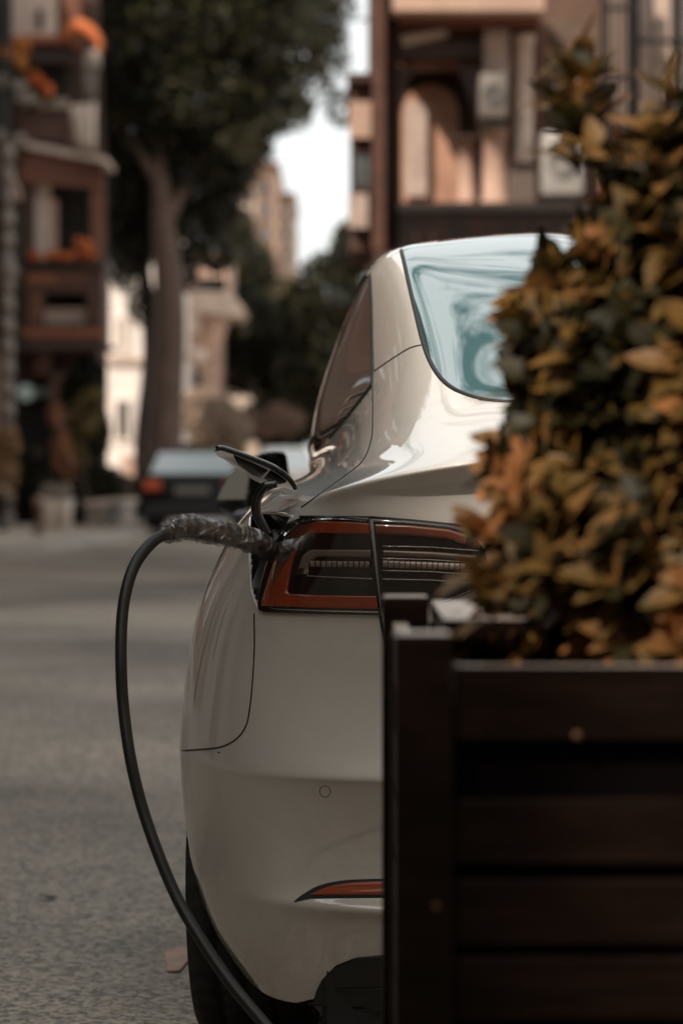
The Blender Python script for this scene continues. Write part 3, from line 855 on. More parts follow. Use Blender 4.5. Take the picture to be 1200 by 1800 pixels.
# one sheet of road, following the street and bending left beyond the parked car
cl = [(-60, -6.9, 1.45), (0, -6.9, 1.45), (18, -6.9, 1.45), (28, -7.0, 0.0), (40, -7.15, -1.6), (50, -6.9, -2.4), (62, -6.6, -2.6), (78, -6.6, -2.9), (110, -6.8, -3.2), (160, -8, -4)]
V = []; Fc = []
NW_ = 8
for i, (a, b0, b1) in enumerate(cl):
    for k in range(NW_ + 1):
        V.append(st(a, b0 + (b1 - b0) * k / NW_, 0))
for i in range(len(cl) - 1):
    for k in range(NW_):
        q = i * (NW_ + 1) + k
        Fc.append((q, q + 1, q + NW_ + 2, q + NW_ + 1))
mb.add(V, Fc).build('road', asphalt, None, kind='structure')
def strip(name, pts, wid, z0, z1, m):
    """raised strip to one side of a street line; wid may be negative"""
    V = []; Fc = []
    for (a, b) in pts:
        for bb, zz in ((b, z0), (b, z1), (b + wid, z1), (b + wid, z0)):
            V.append(st(a, bb, zz))
    for i in range(len(pts) - 1):
        for k in range(3):
            q = i * 4 + k
            Fc.append((q, q + 4, q + 5, q + 1))
    return MB().add(V, Fc).build(name, m, None, kind='structure')
lk = [(a, b0) for a, b0, b1 in cl]; rk = [(a, b1) for a, b0, b1 in cl]
strip('kerb', [(a, b) for a, b in lk], -.14, -.02, .125, kerb_m)
strip('kerb', [(a, b) for a, b in rk], .14, -.02, .125, kerb_m)
strip('pavement', [(a, b - .14) for a, b in lk], -9.0, -.02, .12, paving)
strip('pavement', [(a, b + .14) for a, b in rk], 14.0, -.02, .12, paving)

# ------------------------------------------------------------------ shared background materials
brown_wood = mat('red_brown_wood', (.17, .060, .030), rough=.55, var=.35, vscale=8, stretch=(1, 1, 6))
dark_wood = mat('dark_brown_wood', (.055, .026, .017), rough=.5, var=.3, vscale=8)
pink_stone = mat('pinkish_render', (.50, .33, .25), rough=.8, var=.15, vscale=2, bump=.3)
pale_stone = mat('pale_render', (.60, .47, .39), rough=.8, var=.12, vscale=2, bump=.3)
white_wall_m = mat('white_render', (.80, .72, .66), rough=.8, var=.06, vscale=1.5)
beige_m = mat('beige_render', (.42, .33, .26), rough=.85, var=.15, vscale=1)
dark_glass = mat('dark_window_glass', (.014, .013, .012), rough=.08, coat=.5)
teal_glass = mat('teal_window_glass', (.10, .14, .14), rough=.05, coat=1)
iron = mat('black_iron', (.012, .011, .010), rough=.45)
grey_metal = mat('aircon_grey', (.36, .335, .31), rough=.5, var=.06)
dark_in = mat('dark_interior', (.016, .013, .010), rough=.9)
roof_tile = mat('roof_tile_brown', (.20, .09, .05), rough=.8, var=.3, vscale=10)
orange_fl = mat('orange_petals', (.62, .165, .05), rough=.7, var=.2, vscale=5)
pale_fl = mat('pale_petals', (.62, .50, .42), rough=.7, var=.15, vscale=5)
leaf_dark = mat('leaf_dark_green', (.016, .018, .009), rough=.5, var=.5, vscale=1.5, spec=.22)
leaf_mid = mat('leaf_olive', (.050, .042, .016), rough=.55, spec=.25, var=.4, vscale=1.5)
leaf_bush = mat('leaf_pale_dry', (.46, .34, .26), rough=.7, var=.2, vscale=3)
bark = mat('pinkish_bark', (.15, .095, .072), rough=.85, var=.35, vscale=5, stretch=(3, 3, .6), bump=.8, bscale=12)
bark_dark = mat('dark_bark', (.05, .032, .024), rough=.9, var=.3, vscale=6)

RNG = random.Random(7)
def leaves(blobs, n, size, seed=1, flat=.6):
    """leaf-sized faces spread through ellipsoid clumps: blobs = (centre, (rx, ry, rz))"""
    r = np.random.RandomState(seed)
    vol = np.array([b[1][0] * b[1][1] * b[1][2] for b in blobs]) ** .7
    pick = r.choice(len(blobs), n, p=vol / vol.sum())
    C = np.array([tuple(b[0]) for b in blobs])[pick]; Rr = np.array([b[1] for b in blobs])[pick]
    d = r.normal(size=(n, 3)); d /= np.linalg.norm(d, axis=1, keepdims=True)
    rad = r.uniform(.35, 1.06, n) ** .6
    pos = C + d * Rr * rad[:, None]
    a = r.normal(size=(n, 3)); a /= np.linalg.norm(a, axis=1, keepdims=True)
    b = np.cross(a, r.normal(size=(n, 3))); b /= np.linalg.norm(b, axis=1, keepdims=True)
    s_ = size * r.uniform(.6, 1.4, n)[:, None]
    q = np.stack([pos - a * s_, pos - b * s_ * flat * .6, pos + a * s_, pos + b * s_ * flat * .6], 1)
    return q.reshape(-1, 3)
def leaf_mesh(name, V, mats, parent, split=None, **kw):
    me = bpy.data.meshes.new(name)
    off = np.array(parent.matrix_basis.translation) if parent else np.zeros(3)
    V = np.asarray(V) - off
    n = len(V) // 4
    me.vertices.add(len(V)); me.vertices.foreach_set('co', V.astype(np.float32).ravel())
    me.loops.add(4 * n); me.loops.foreach_set('vertex_index', np.arange(4 * n, dtype=np.int32))
    me.polygons.add(n); me.polygons.foreach_set('loop_start', np.arange(0, 4 * n, 4, dtype=np.int32))
    me.polygons.foreach_set('loop_total', np.full(n, 4, dtype=np.int32))
    if isinstance(mats, (list, tuple)) and len(mats) > 1:
        me.polygons.foreach_set('material_index', np.random.RandomState(3).randint(0, len(mats), n).astype(np.int32))
    me.update(calc_edges=True)
    o = obj(name, me, mats, parent)
    for k, v in kw.items(): o[k] = v
    return o

def tree(label, base, trunk_pts, radii, blobs, n, size, mats, barkm=bark, branches=(), seed=1, cat='tree', group=None, name='broadleaf_tree'):
    t = thing(name, label, cat, group, loc=tuple(base))
    MB().tube(catmull(trunk_pts, 5), list(np.interp(np.linspace(0, 1, (len(trunk_pts) - 1) * 5 + 1), np.linspace(0, 1, len(radii)), radii)), 12).build('trunk', barkm, t, True)
    for bpts, br in branches:
        c = catmull(bpts, 4)
        MB().tube(c, list(np.linspace(br, br * .4, len(c))), 8).build('branch', barkm, t, True)
    leaf_mesh('crown', leaves(blobs, n, size, seed), mats, t)
    return t
def pblob(px, py, Y, rx, ry, rz): return (at(px, py, Y), (rx, ry, rz))

def window(parent, px0, py0, px1, py1, Y, frame=pale_stone, glass=dark_glass, fw=.06, bars=1):
    a = at(px0, py1, Y); b = at(px1, py0, Y)
    mb = MB()
    mb.box(a.x - fw, Y - .06, a.z - fw, a.x, Y + .04, b.z + fw); mb.box(b.x, Y - .06, a.z - fw, b.x + fw, Y + .04, b.z + fw)
    mb.box(a.x, Y - .06, b.z, b.x, Y + .04, b.z + fw); mb.box(a.x - .02, Y - .10, a.z - fw, b.x + .02, Y + .04, a.z - .002)
    for k in range(bars):
        x = a.x + (b.x - a.x) * (k + 1) / (bars + 1)
        mb.box(x - .02, Y - .045, a.z, x + .02, Y - .005, b.z)
    f = mb.build('window', frame, parent)
    g = MB().box(a.x, Y - .03, a.z, b.x, Y - .01, b.z).build('pane', glass, None)
    g.parent = f; 
    g.location = Vector((0, 0, 0)) - (parent.matrix_basis.translation)
    return f

# ------------------------------------------------------------------ left timber house with balconies (about 56 m away)
YL = 56.0
b = at(60, 0, YL)
hl = thing('timber_house', 'red-brown timber house with stacked flower balconies left of the big tree', 'house', loc=(at(60, 0, YL).x, YL, .12))
MB().box(at(-150, 0, YL).x, YL + 1.6, .12, at(160, 0, YL).x, YL + 4, 12.5).build('wall', mat('dark_brown_render', (.075, .042, .03), rough=.85, var=.3, vscale=2), hl)
MB().box(at(-170, 0, YL).x, YL + 1.2, 12.5, at(190, 0, YL).x, YL + 4.3, 12.8).build('roof', roof_tile, hl)
# closed bay at the first floor
def frame_bay(px0, py0, px1, py1, Y, d, m, hole, name='bay'):
    mb = MB(); hx0, hy0, hx1, hy1 = hole
    mb.pbox(px0, py0, px1, hy0, Y, d); mb.pbox(px0, hy1, px1, py1, Y, d); mb.pbox(px0, hy0, hx0, hy1, Y, d); mb.pbox(hx1, hy0, px1, hy1, Y, d)
    o = mb.build(name, m, hl)
    return o
frame_bay(42, 468, 182, 612, YL, 1.6, mat('bay_dark_wood', (.075, .030, .017), rough=.6, var=.4, vscale=6), (78, 515, 152, 575))
MB().pbox(78, 515, 152, 575, YL + .5, .05).build('bay_opening', dark_in, hl)
for k in range(13):
    MB().pbox(80 + k * 5.6, 545, 82.6 + k * 5.6, 570, YL + .05, .05).build('baluster', pale_stone, hl)
MB().pbox(76, 543, 154, 547, YL + .02, .12).build('handrail', pink_stone, hl)
MB().pbox(38, 578, 186, 592, YL - .06, .1).build('bay_moulding', mat('orange_wood', (.26, .085, .035), rough=.5), hl)
MB().pbox(46, 482, 100, 498, YL - .05, .06).build('bay_panel', mat('orange_wood', (0, 0, 0)), hl)
MB().pbox(104, 484, 150, 494, YL - .05, .06).build('bay_panel', brown_wood, hl)
MB().pbox(54, 516, 72, 566, YL - .05, .06).build('bay_panel', brown_wood, hl)
MB().pbox(158, 516, 172, 566, YL - .05, .06).build('bay_panel', mat('bay_dark_wood', (0, 0, 0)), hl)
MB().pbox(34, 604, 190, 614, YL - .12, 1.8).build('bay_base', dark_wood, hl)
MB().pbox(34, 456, 188, 470, YL - .1, 1.8).build('balcony_floor', dark_wood, hl)
# open balcony above: posts, column, dark interior
MB().pbox(160, 285, 182, 456, YL, .22).build('post', brown_wood, hl)
MB().pbox(34, 300, 44, 456, YL, .22).build('post', dark_wood, hl)
MB().pbox(62, 330, 86, 456, YL + .3, .3).build('column', pale_stone, hl)
MB().ball(at(75, 322, YL + .3), .15, 10, 6).build('column_cap', pale_stone, hl, True)
MB().pbox(88, 350, 100, 450, YL + .5, .2).build('column', pink_stone, hl)
MB().pbox(104, 330, 160, 456, YL + 1.3, .2).build('doorway', dark_in, hl)
MB().pbox(40, 316, 62, 440, YL + 1.2, .2).build('wall_panel', mat('grey_pink_panel', (.22, .16, .13), rough=.8), hl)
# roof over that balcony: pale edge sloping down to the right, brown boards below
mb = MB()
e0, e1, e2, e3 = at(22, 243, YL - .3), at(188, 276, YL - .3), at(188, 287, YL - .3), at(22, 256, YL - .3)
mb.prism([e0, e1, e2, e3], (0, 2.0, 0)); mb.build('balcony_roof', pale_stone, hl)
for k in range(4):
    y0 = 258 + k * 16
    mb = MB(); mb.prism([at(34, y0 + 0, YL - .1), at(178, y0 + 27 - k * 6, YL - .1), at(178, y0 + 42 - k * 6, YL - .1), at(34, y0 + 15, YL - .1)], (0, .12 + .02 * k, 0))
    mb.build('fascia_board', brown_wood, hl)
MB().pbox(30, 192, 122, 246, YL - .05, 1.5).build('upper_bay', mat('upper_bay_wood', (.10, .045, .028), rough=.6, var=.3), hl)
MB().pbox(64, 172, 118, 190, YL - .15, .4).build('ledge', mat('ledge_stone', (.34, .27, .2), rough=.7), hl)
MB().pbox(70, 112, 118, 172, YL + .6, .1).build('doorway', dark_in, hl)
MB().pbox(20, 62, 126, 74, YL - .2, 1.6).build('ledge', mat('orange_wood2', (.34, .11, .05), rough=.6), hl)
MB().pbox(20, 74, 126, 110, YL + .1, 1.2).build('fascia_board', dark_wood, hl)
MB().pbox(22, -40, 100, 62, YL + .3, .3).build('upper_wall', pale_stone, hl)
MB().pbox(66, 16, 76, 50, YL + .26, .04).build('slot_window', dark_glass, hl)
MB().pbox(110, -40, 140, 80, YL + .4, 1).build('corner_wood', brown_wood, hl)
MB().pbox(-60, -40, 8, 330, YL + .8, .4).build('wall_panel', mat('grey_green_panel', (.10, .10, .085), rough=.8), hl)
MB().pbox(8, -40, 20, 150, YL + .2, .2).build('downpipe', iron, hl)
MB().pbox(26, 380, 36, 620, YL - .3, .15).build('downpipe', iron, hl)
# ground floor
MB().pbox(24, 690, 92, 905, YL + 1.4, .25).build('doorway', dark_in, hl)
MB().pbox(-20, 620, 22, 760, YL + 1.0, .5).build('pier', pink_stone, hl)
for (x, y, w_2, h_2) in ((62, 618, 26, 40), (88, 655, 34, 70), (112, 700, 30, 60)):
    MB().pbox(x, y, x + w_2, y + h_2, YL + 1.3, .25).build('stone_panel', mat('stone_panel_pink', (.34, .2, .15), rough=.8, var=.4, vscale=6), hl)

def flower_clump(label, blobs, n, size, m, group=None, seed=4, name='flower_clump'):
    c = blobs[0][0]
    t = thing(name, label, 'flowers', group, loc=(c.x, c.y, c.z - blobs[0][1][2]))
    leaf_mesh('petals', leaves(blobs, n, size, seed, .9), m, t)
    leaf_mesh('foliage', leaves([(p + Vector((0, .15, -.12)), r_) for p, r_ in blobs], n // 2, size, seed + 1), leaf_mid, t)
    return t
flower_clump('orange flowers along the open balcony floor above the closed bay', [pblob(62, 450, YL - .2, .12, .15, .07), pblob(95, 449, YL - .2, .17, .15, .07), pblob(124, 450, YL - .2, .1, .15, .06), pblob(150, 434, YL - .2, .13, .12, .13), pblob(152, 448, YL - .2, .16, .12, .08), pblob(140, 425, YL - .2, .06, .1, .06)], 420, .06, orange_fl)
flower_clump('orange blooms beside the upper dark balcony doorway', [pblob(64, 140, YL - .6, .14, .15, .12), pblob(84, 158, YL - .6, .11, .12, .1)], 260, .06, orange_fl, seed=6)
flower_clump('yellow-orange blooms at the far left under the top ledge', [pblob(12, 95, YL - .6, .14, .15, .12), pblob(40, 82, YL - .6, .14, .12, .16), pblob(40, 110, YL - .6, .1, .12, .12)], 350, .06, mat('amber_petals', (.62, .24, .06), rough=.7), seed=8)
flower_clump('pale blossoms hanging below the yellow-orange blooms', [pblob(8, 145, YL - .7, .16, .15, .12), pblob(46, 172, YL - .7, .17, .15, .14), pblob(34, 150, YL - .7, .1, .12, .1), pblob(6, 240, YL - .6, .13, .12, .12), pblob(34, 246, YL - .6, .12, .1, .1)], 600, .06, mat('grey_petals', (.42, .36, .30), rough=.7), seed=9)
# orange awning arc and cloths
aw = thing('awning', 'curved orange fabric awning at the top of the timber house', 'awning', loc=tuple(at(115, 100, YL - .9)))
pts_ = catmull([at(116, 52, YL - .8), at(135, 42, YL - .8), at(158, 50, YL - .8), at(174, 68, YL - .8), at(178, 82, YL - .8)], 5)
V = []; Fc = []
for p_ in pts_:
    V += [p_ + Vector((0, 0, .10)), p_ + Vector((0, .7, .14)), p_ + Vector((-.03, .7, -.10)), p_ + Vector((-.04, 0, -.12))]
for i in range(len(pts_) - 1):
    for k in range(4): Fc.append((i * 4 + k, i * 4 + (k + 1) % 4, i * 4 + 4 + (k + 1) % 4, i * 4 + 4 + k))
Fc += [(0, 1, 2, 3), tuple(len(V) - 4 + k for k in range(4))]
MB().add(V, Fc).build('fabric', orange_fl, aw, True)
MB().tube([at(178, 80, YL - .5), at(150, 110, YL + .4)], .02, 6).build('support_rod', iron, aw)
def cloth(label, pl, Y, m, name='hanging_cloth', cat='cloth'):
    n = 10
    top = [Vector(p) for p in pl[0]]; bot = [Vector(p) for p in pl[1]]
    V = []; Fc = []
    t0, t1 = at(*pl[0][0][:2], Y), at(*pl[0][1][:2], Y); b0, b1 = at(*pl[1][0][:2], Y), at(*pl[1][1][:2], Y)
    for i in range(n + 1):
        f = i / n; wv = .05 * math.sin(f * 14)
        for k in range(5):
            g = k / 4
            V.append(t0.lerp(t1, f).lerp(b0.lerp(b1, f), g) + Vector((0, wv * (.4 + g), 0)))
    for i in range(n):
        for k in range(4):
            Fc.append((i * 5 + k, i * 5 + k + 1, i * 5 + 6 + k, i * 5 + 5 + k))
    o = MB().add(V, Fc).build(name, m, None, True)
    md_ = o.modifiers.new('t', 'SOLIDIFY'); md_.thickness = .015
    return tag(o, label, cat)
cloth('pale cloth hanging beside the upper bay, just above the balcony roof', [[(124, 185, 0), (170, 178, 0)], [(140, 262, 0), (168, 265, 0)]], YL - .5, pale_fl)
cloth('grey-white fringe of cloth hanging under the orange awning', [[(148, 88, 0), (178, 86, 0)], [(150, 125, 0), (176, 120, 0)]], YL - .6, mat('grey_cloth', (.36, .31, .27), rough=.8))
cloth('narrow beige cloth between the awning fringe and the pale cloth', [[(146, 126, 0), (172, 124, 0)], [(152, 176, 0), (166, 178, 0)]], YL - .55, mat('beige_cloth', (.22, .18, .15), rough=.8))
cloth('slanting pale cloth at the far left below the balcony roof', [[(0, 292, 0), (18, 290, 0)], [(14, 352, 0), (42, 350, 0)]], YL - .6, mat('pink_cloth', (.46, .32, .26), rough=.8))

# pole with stacked fittings at the far left
lp = thing('street_lamp', 'ornate grey lamp post of stacked segments at the far left', 'lamp post', loc=(at(13, 0, 54).x, 54, .12))
c0 = at(13, 0, 54)
prof = [(.13, .12)]
z = .12
while z < 6.6:
    prof += [(.13, z + .25), (.075, z + .28), (.075, z + .34), (.14, z + .37)]
    z += .37
MB().lathe((c0.x, 54, 0), prof, 14).build('post', mat('lamp_post_grey', (.20, .16, .13), rough=.5, var=.3), lp, True)
MB().ball(at(14, 478, 54), .2, 12, 8, sc=(1, 1, .85)).build('lamp_globe', mat('old_globe', (.17, .13, .11), rough=.4), lp, True)
MB().lathe((c0.x, 54, 0), [(.05, 6.6), (.05, 12)], 8).build('pole', iron, lp, True)

# round cafe sign and plate (unlit, pale green)
sg = thing('round_sign', 'small round pale green sign hanging over the dark doorway', 'sign', loc=tuple(at(45, 700, YL)))
mb = MB(); c = at(45, 690, YL - .3)
mb.lathe((0, 0, 0), [(.0001, 0), (.15, 0), (.15, .05), (.0001, .05)], 20)
mb.v = [(c.x + x, c.y + z_, c.z + y_) for x, y_, z_ in mb.v]
mb.build('disc', mat('sign_green', (.52, .62, .56), rough=.4), sg)
MB().tube([at(45, 676, YL - .28), at(45, 655, YL - .28), at(45, 655, YL + 1.5)], .012, 6).build('bracket', iron, sg)
sg2 = MB().pbox(62, 682, 84, 698, YL + .9, .05, bev=.02).build('sign_board', mat('sign_dull_green', (.16, .19, .17), rough=.4), None)
tag(sg2, 'small dull green plate next to the round pale sign', 'sign')

# ground-level things at left
def shrub(label, blobs, n, size, mats, name='shrub', cat='shrub', seed=2, group=None):
    c = blobs[0][0]
    t = thing(name, label, cat, group, loc=(c.x, c.y, .12))
    MB().tube([(c.x, c.y, .1), (c.x + .03, c.y, c.z)], [.05, .03], 6).build('stem', bark_dark, t)
    leaf_mesh('foliage', leaves(blobs, n, size, seed), mats, t)
    return t
shrub('yellow-olive shrub standing left of the white wall', [pblob(148, 735, 55, .32, .3, .35), pblob(130, 800, 55, .25, .3, .3), pblob(165, 700, 55, .22, .2, .2)], 1500, .07, [mat('leaf_amber', (.30, .18, .06), rough=.6), leaf_mid, mat('leaf_olive_bright', (.13, .11, .035), rough=.6)])
shrub('dark green climber between the timber house and the white wall', [pblob(158, 660, 56.5, .3, .3, .35), pblob(165, 760, 56.5, .3, .3, .5), pblob(140, 690, 56.8, .35, .3, .4), pblob(178, 850, 56.5, .4, .3, .35)], 5000, .08, [leaf_dark, leaf_mid, leaf_dark], seed=5)
shrub('rust-coloured upright shrub in front of the dark doorway', [pblob(108, 790, 54.5, .16, .15, .35), pblob(100, 730, 54.5, .16, .15, .2), pblob(118, 820, 54.5, .15, .15, .25)], 1100, .06, [mat('leaf_rust', (.42, .18, .09), rough=.7), mat('leaf_rust2', (.20, .09, .05), rough=.7)], seed=7)
shrub('orange-brown shrub at the left edge beside the lamp post', [pblob(5, 830, 53, .28, .25, .45), pblob(14, 780, 53, .2, .2, .3)], 1200, .06, [mat('leaf_ochre', (.42, .24, .12), rough=.7), mat('leaf_ochre2', (.22, .13, .06), rough=.7)], seed=9)
shrub('broad dark hedge in front of the low stone wall', [pblob(110, 880, 56, .6, .4, .5), pblob(60, 860, 56.5, .5, .4, .7), pblob(205, 880, 58, .7, .4, .5), pblob(150, 850, 56.5, .5, .4, .5)], 6000, .08, [leaf_dark, leaf_dark, mat('leaf_brown', (.06, .038, .018), rough=.6)], seed=10)
pot_m = mat('white_pot', (.72, .62, .54), rough=.6, var=.1)
def pot(px, label):
    c = at(px, 0, 51)
    t = thing('flower_pot', label, 'flower pot', 'pale pots at the edge of the left pavement', loc=(c.x, 51, .12))
    MB().lathe((c.x, 51, .12), [(.001, 0), (.12, 0), (.17, .45), (.19, .5), (.17, .5), (.15, .42), (.001, .42)], 14).build('pot', pot_m, t, True)
    leaf_mesh('plant', leaves([((c.x, 51, .72), (.16, .16, .14))], 120, .05, 3), [pale_fl, leaf_mid], t)
pot(88, 'pale pot nearest the brown post on the left pavement')
pot(112, 'pale pot on the side of the low stone wall')
def bollard(px, Y, h, m, label, name='bollard'):
    c = at(px, 0, Y)
    t = thing(name, label, 'bollard', None, loc=(c.x, Y, .12))
    MB().lathe((c.x, Y, .12), [(.10, 0), (.10, .06), (.05, .08), (.05, h - .1), (.07, h - .1), (.07, h - .04), (.04, h)], 12).build('post', m, t, True)
    MB().ball((c.x, Y, .12 + h + .03), .08, 12, 8).build('finial', mat('bollard_top', (.26, .15, .10), rough=.25, coat=.5), t, True)
bollard(68, 47.5, .48, mat('bollard_brown', (.10, .045, .03), rough=.5), 'brown ball-topped post on the pavement in front of the pale pots')
bollard(5, 50, .62, iron, 'black ball-topped post at the left edge of the pavement')
lw = thing('low_wall', 'low stone wall running back along the left pavement to the dark car', 'wall', loc=tuple(st(50, -7.9, .12)))
a0 = at(152, 0, 53); a1 = at(250, 0, 62)
V = [(a0.x, 53, .12), (a0.x + .35, 53, .12), (a1.x + .3, 62, .12), (a1.x, 62, .12)]
MB().add([V[0], V[1], V[2], V[3]] + [(x, y, z + .36) for x, y, z in V], [(0, 1, 5, 4), (1, 2, 6, 5), (2, 3, 7, 6), (3, 0, 4, 7), (4, 5, 6, 7)]).build('wall_body', stone_m, lw)
MB().add([(x - .04 + (.08 if i in (1, 2) else 0), y - .04, z + .365) for i, (x, y, z) in enumerate(V)] + [(x - .04 + (.08 if i in (1, 2) else 0), y - .04, z + .44) for i, (x, y, z) in enumerate(V)], [(0, 1, 5, 4), (1, 2, 6, 5), (2, 3, 7, 6), (3, 0, 4, 7), (4, 5, 6, 7)]).build('coping', pale_stone, lw)

# ------------------------------------------------------------------ white house behind the tree, pink corniced house, far block
wh = thing('white_house', 'bright white rendered house seen between the timber house and the tree trunk', 'house', loc=(at(220, 0, 72).x, 72, .12))
MB().pbox(176, 380, 300, 905, 72, 9).build('wall', white_wall_m, wh)
MB().pbox(170, 370, 306, 384, 71.7, 9.6).build('roof', roof_tile, wh)
window(wh, 205, 705, 228, 770, 72, white_wall_m, dark_glass)
window(wh, 205, 560, 226, 620, 72, white_wall_m, mat('pale_shutter', (.5, .42, .36), rough=.7))
MB().pbox(186, 628, 300, 636, 71.85, .15).build('string_course', pale_stone, wh)
MB().pbox(215, 800, 245, 900, 71.9, .1).build('door', mat('pink_door', (.42, .28, .22), rough=.6), wh)

YP = 82
ph = thing('corniced_house', 'pinkish house with a deep cornice right behind the tree trunk', 'house', loc=(at(370, 0, YP).x, YP, .12))
MB().pbox(300, 540, 382, 900, YP, 10).build('wall', pink_stone, ph)
MB().pbox(300, 440, 400, 512, YP + .6, 9).build('upper_wall', pink_stone, ph)
mb = MB(); mb.prism([at(330, 512, YP - .4), at(405, 512, YP - .4), at(430, 545, YP - .4), at(420, 556, YP - .4), at(330, 548, YP - .4)], (0, 4, 0)); mb.build('cornice', pale_stone, ph)
MB().pbox(342, 488, 396, 512, YP + .5, .3).build('window_band', dark_glass, ph)
mb = MB(); mb.prism([at(366, 556, YP - .1), at(405, 556, YP - .1), at(380, 620, YP - .1), at(366, 640, YP - .1)], (0, .8, 0)); mb.build('bracket', pink_stone, ph)
MB().pbox(332, 545, 350, 585, YP - .3, .5).build('capital', pale_stone, ph)
window(ph, 340, 655, 354, 700, YP, pale_stone, dark_glass)
MB().pbox(322, 655, 334, 790, YP - .2, .3).build('pilaster', pale_stone, ph)
MB().pbox(362, 640, 380, 790, YP - .2, .3).build('pilaster', pink_stone, ph)
gl = thing('globe_lamp', 'pale round globe lamp below the cornice behind the trunk', 'lamp', loc=tuple(at(346, 640, 78)))
MB().ball(at(346, 626, 78), .26, 14, 8, sc=(1.1, 1, .8)).build('globe', pale_stone, gl, True)
MB().tube([at(346, 640, 78), at(346, 905, 78)], .05, 8).build('post', iron, gl)

YF = 150
fb = thing('apartment_block', 'tall beige apartment block stepping down against the sky gap', 'building', loc=(at(450, 0, YF).x, YF, 0))
MB().pbox(385, 228, 452, 830, YF, 14).build('tower', beige_m, fb)
MB().pbox(452, 290, 488, 830, YF + 1, 13).build('wing', pink_stone, fb)
MB().pbox(488, 345, 517, 830, YF + 2, 12).build('wing', beige_m, fb)
MB().pbox(449, 284, 491, 292, YF + .6, 14).build('parapet', brown_wood, fb)
MB().pbox(485, 338, 520, 347, YF + 1.6, 13).build('parapet', brown_wood, fb)
for r_ in range(4):
    for c_ in range(3):
        x0, y0 = 396 + c_ * 20, 250 + r_ * 46
        if x0 < 450: window(fb, x0, y0, x0 + 8, y0 + 22, YF, pale_stone, teal_glass if (r_ + c_) % 3 == 0 else dark_glass, .12, 0)
for r_ in range(3):
    window(fb, 464, 320 + r_ * 40, 474, 340 + r_ * 40, YF + 1, pale_stone, teal_glass if r_ else dark_glass, .12, 0)
    window(fb, 497, 370 + r_ * 34, 507, 388 + r_ * 34, YF + 2, pale_stone, dark_glass, .12, 0)

# ------------------------------------------------------------------ trees
YT = 60
base = at(290, 0, YT); base.z = .12
tp_ = [at(290, 930, YT), at(288, 830, YT), at(292, 700, YT), at(298, 590, YT), at(297, 500, YT), at(288, 410, YT), at(280, 310, YT), at(268, 230, YT)]
tb = [pblob(270, 60, YT, 2.0, 2.0, 1.2), pblob(400, 40, YT, 1.7, 1.8, 1.1), pblob(500, 60, YT - .5, 1.2, 1.5, 1.1), pblob(330, 170, YT, 1.7, 1.8, 1.0), pblob(430, 170, YT, 1.1, 1.4, .8),
      pblob(250, 220, YT + .5, 1.2, 1.3, 1.0), pblob(350, 280, YT + .8, 1.1, 1.2, .9), pblob(225, 330, YT + 1, .65, 1, 1.0), pblob(225, 440, YT + 1.2, .5, .9, .9), pblob(330, 400, YT + 1.2, .7, .9, .75),
      pblob(420, 260, YT + .6, .7, .9, .5), pblob(545, 30, YT - .4, .35, .8, .5), pblob(470, 215, YT, .5, .6, .35), pblob(220, 120, YT + .4, .8, 1, 1.3), pblob(290, -60, YT, 2.6, 2, 1.4), pblob(460, -60, YT, 2.0, 2, 1.2), pblob(382, 370, YT + .9, .4, .5, .45), pblob(340, 330, YT + 2, 1.2, .9, 1.1), pblob(400, 300, YT + 2, .6, .9, .7), pblob(230, 380, YT + 2.2, .55, .9, 1.3), pblob(380, 450, YT + 2.2, .4, .6, .35), pblob(330, 480, YT + 2.2, .25, .5, .4), pblob(520, 190, YT, .35, .5, .3), pblob(255, 540, YT + 1.6, .35, .5, .4)]
tree('large dark-crowned street tree with a pinkish trunk behind the dark car', base, tp_, [.46, .37, .33, .31, .28, .24, .18, .11], tb, 70000, .085, [leaf_dark, leaf_dark, leaf_mid], bark,
     branches=[([at(283, 330, YT), at(240, 260, YT - .2), at(196, 176, YT - .3), at(170, 100, YT - .3)], .12), ([at(290, 400, YT), at(340, 300, YT + .2), at(420, 180, YT + .2), at(500, 90, YT)], .13), ([at(278, 300, YT), at(300, 180, YT), at(340, 60, YT)], .11)])
t2 = at(258, 0, 61.5); t2.z = .12
tree('slimmer dark tree stem standing tight behind the large street tree', t2, [at(262, 920, 61.5), at(256, 780, 61.5), at(268, 640, 61.5), at(262, 540, 61.5), at(240, 420, 61.5)], [.25, .22, .2, .17, .1],
     [pblob(235, 380, 61.5, .7, .8, .9), pblob(215, 300, 61.5, .7, .8, .8)], 5000, .085, [leaf_dark, leaf_mid], bark_dark, seed=11)
tree('dense dark green tree filling the gap left of the rear window', at(470, 930, 90) , [at(470, 905, 90), at(470, 780, 90), at(475, 640, 90)], [.3, .25, .15],
     [pblob(440, 580, 88, .95, 1.2, 1.3), pblob(420, 640, 88, .6, .9, .9), pblob(500, 640, 88, 1.2, 1.2, 1.5), pblob(440, 480, 90, .7, 1, .9), pblob(560, 640, 86, 1.0, 1.2, 1.4), pblob(420, 420, 92, .45, .7, .7), pblob(500, 740, 86, 1.2, 1.2, .8)], 26000, .10, [leaf_dark, leaf_dark, leaf_dark, leaf_mid], bark_dark, seed=12)
tree('olive-green tree touching the side of the pale car roof', at(590, 930, 60), [at(590, 910, 60), at(590, 740, 60), at(585, 560, 60)], [.2, .16, .1],
     [pblob(580, 520, 60, .75, .9, .85), pblob(530, 560, 60, .5, .7, .7), pblob(620, 440, 60, .45, .7, .6), pblob(600, 620, 60, .8, .9, .9), pblob(540, 660, 60, .6, .8, .7)], 15000, .075, [leaf_mid, leaf_dark, leaf_dark], bark_dark, seed=13)
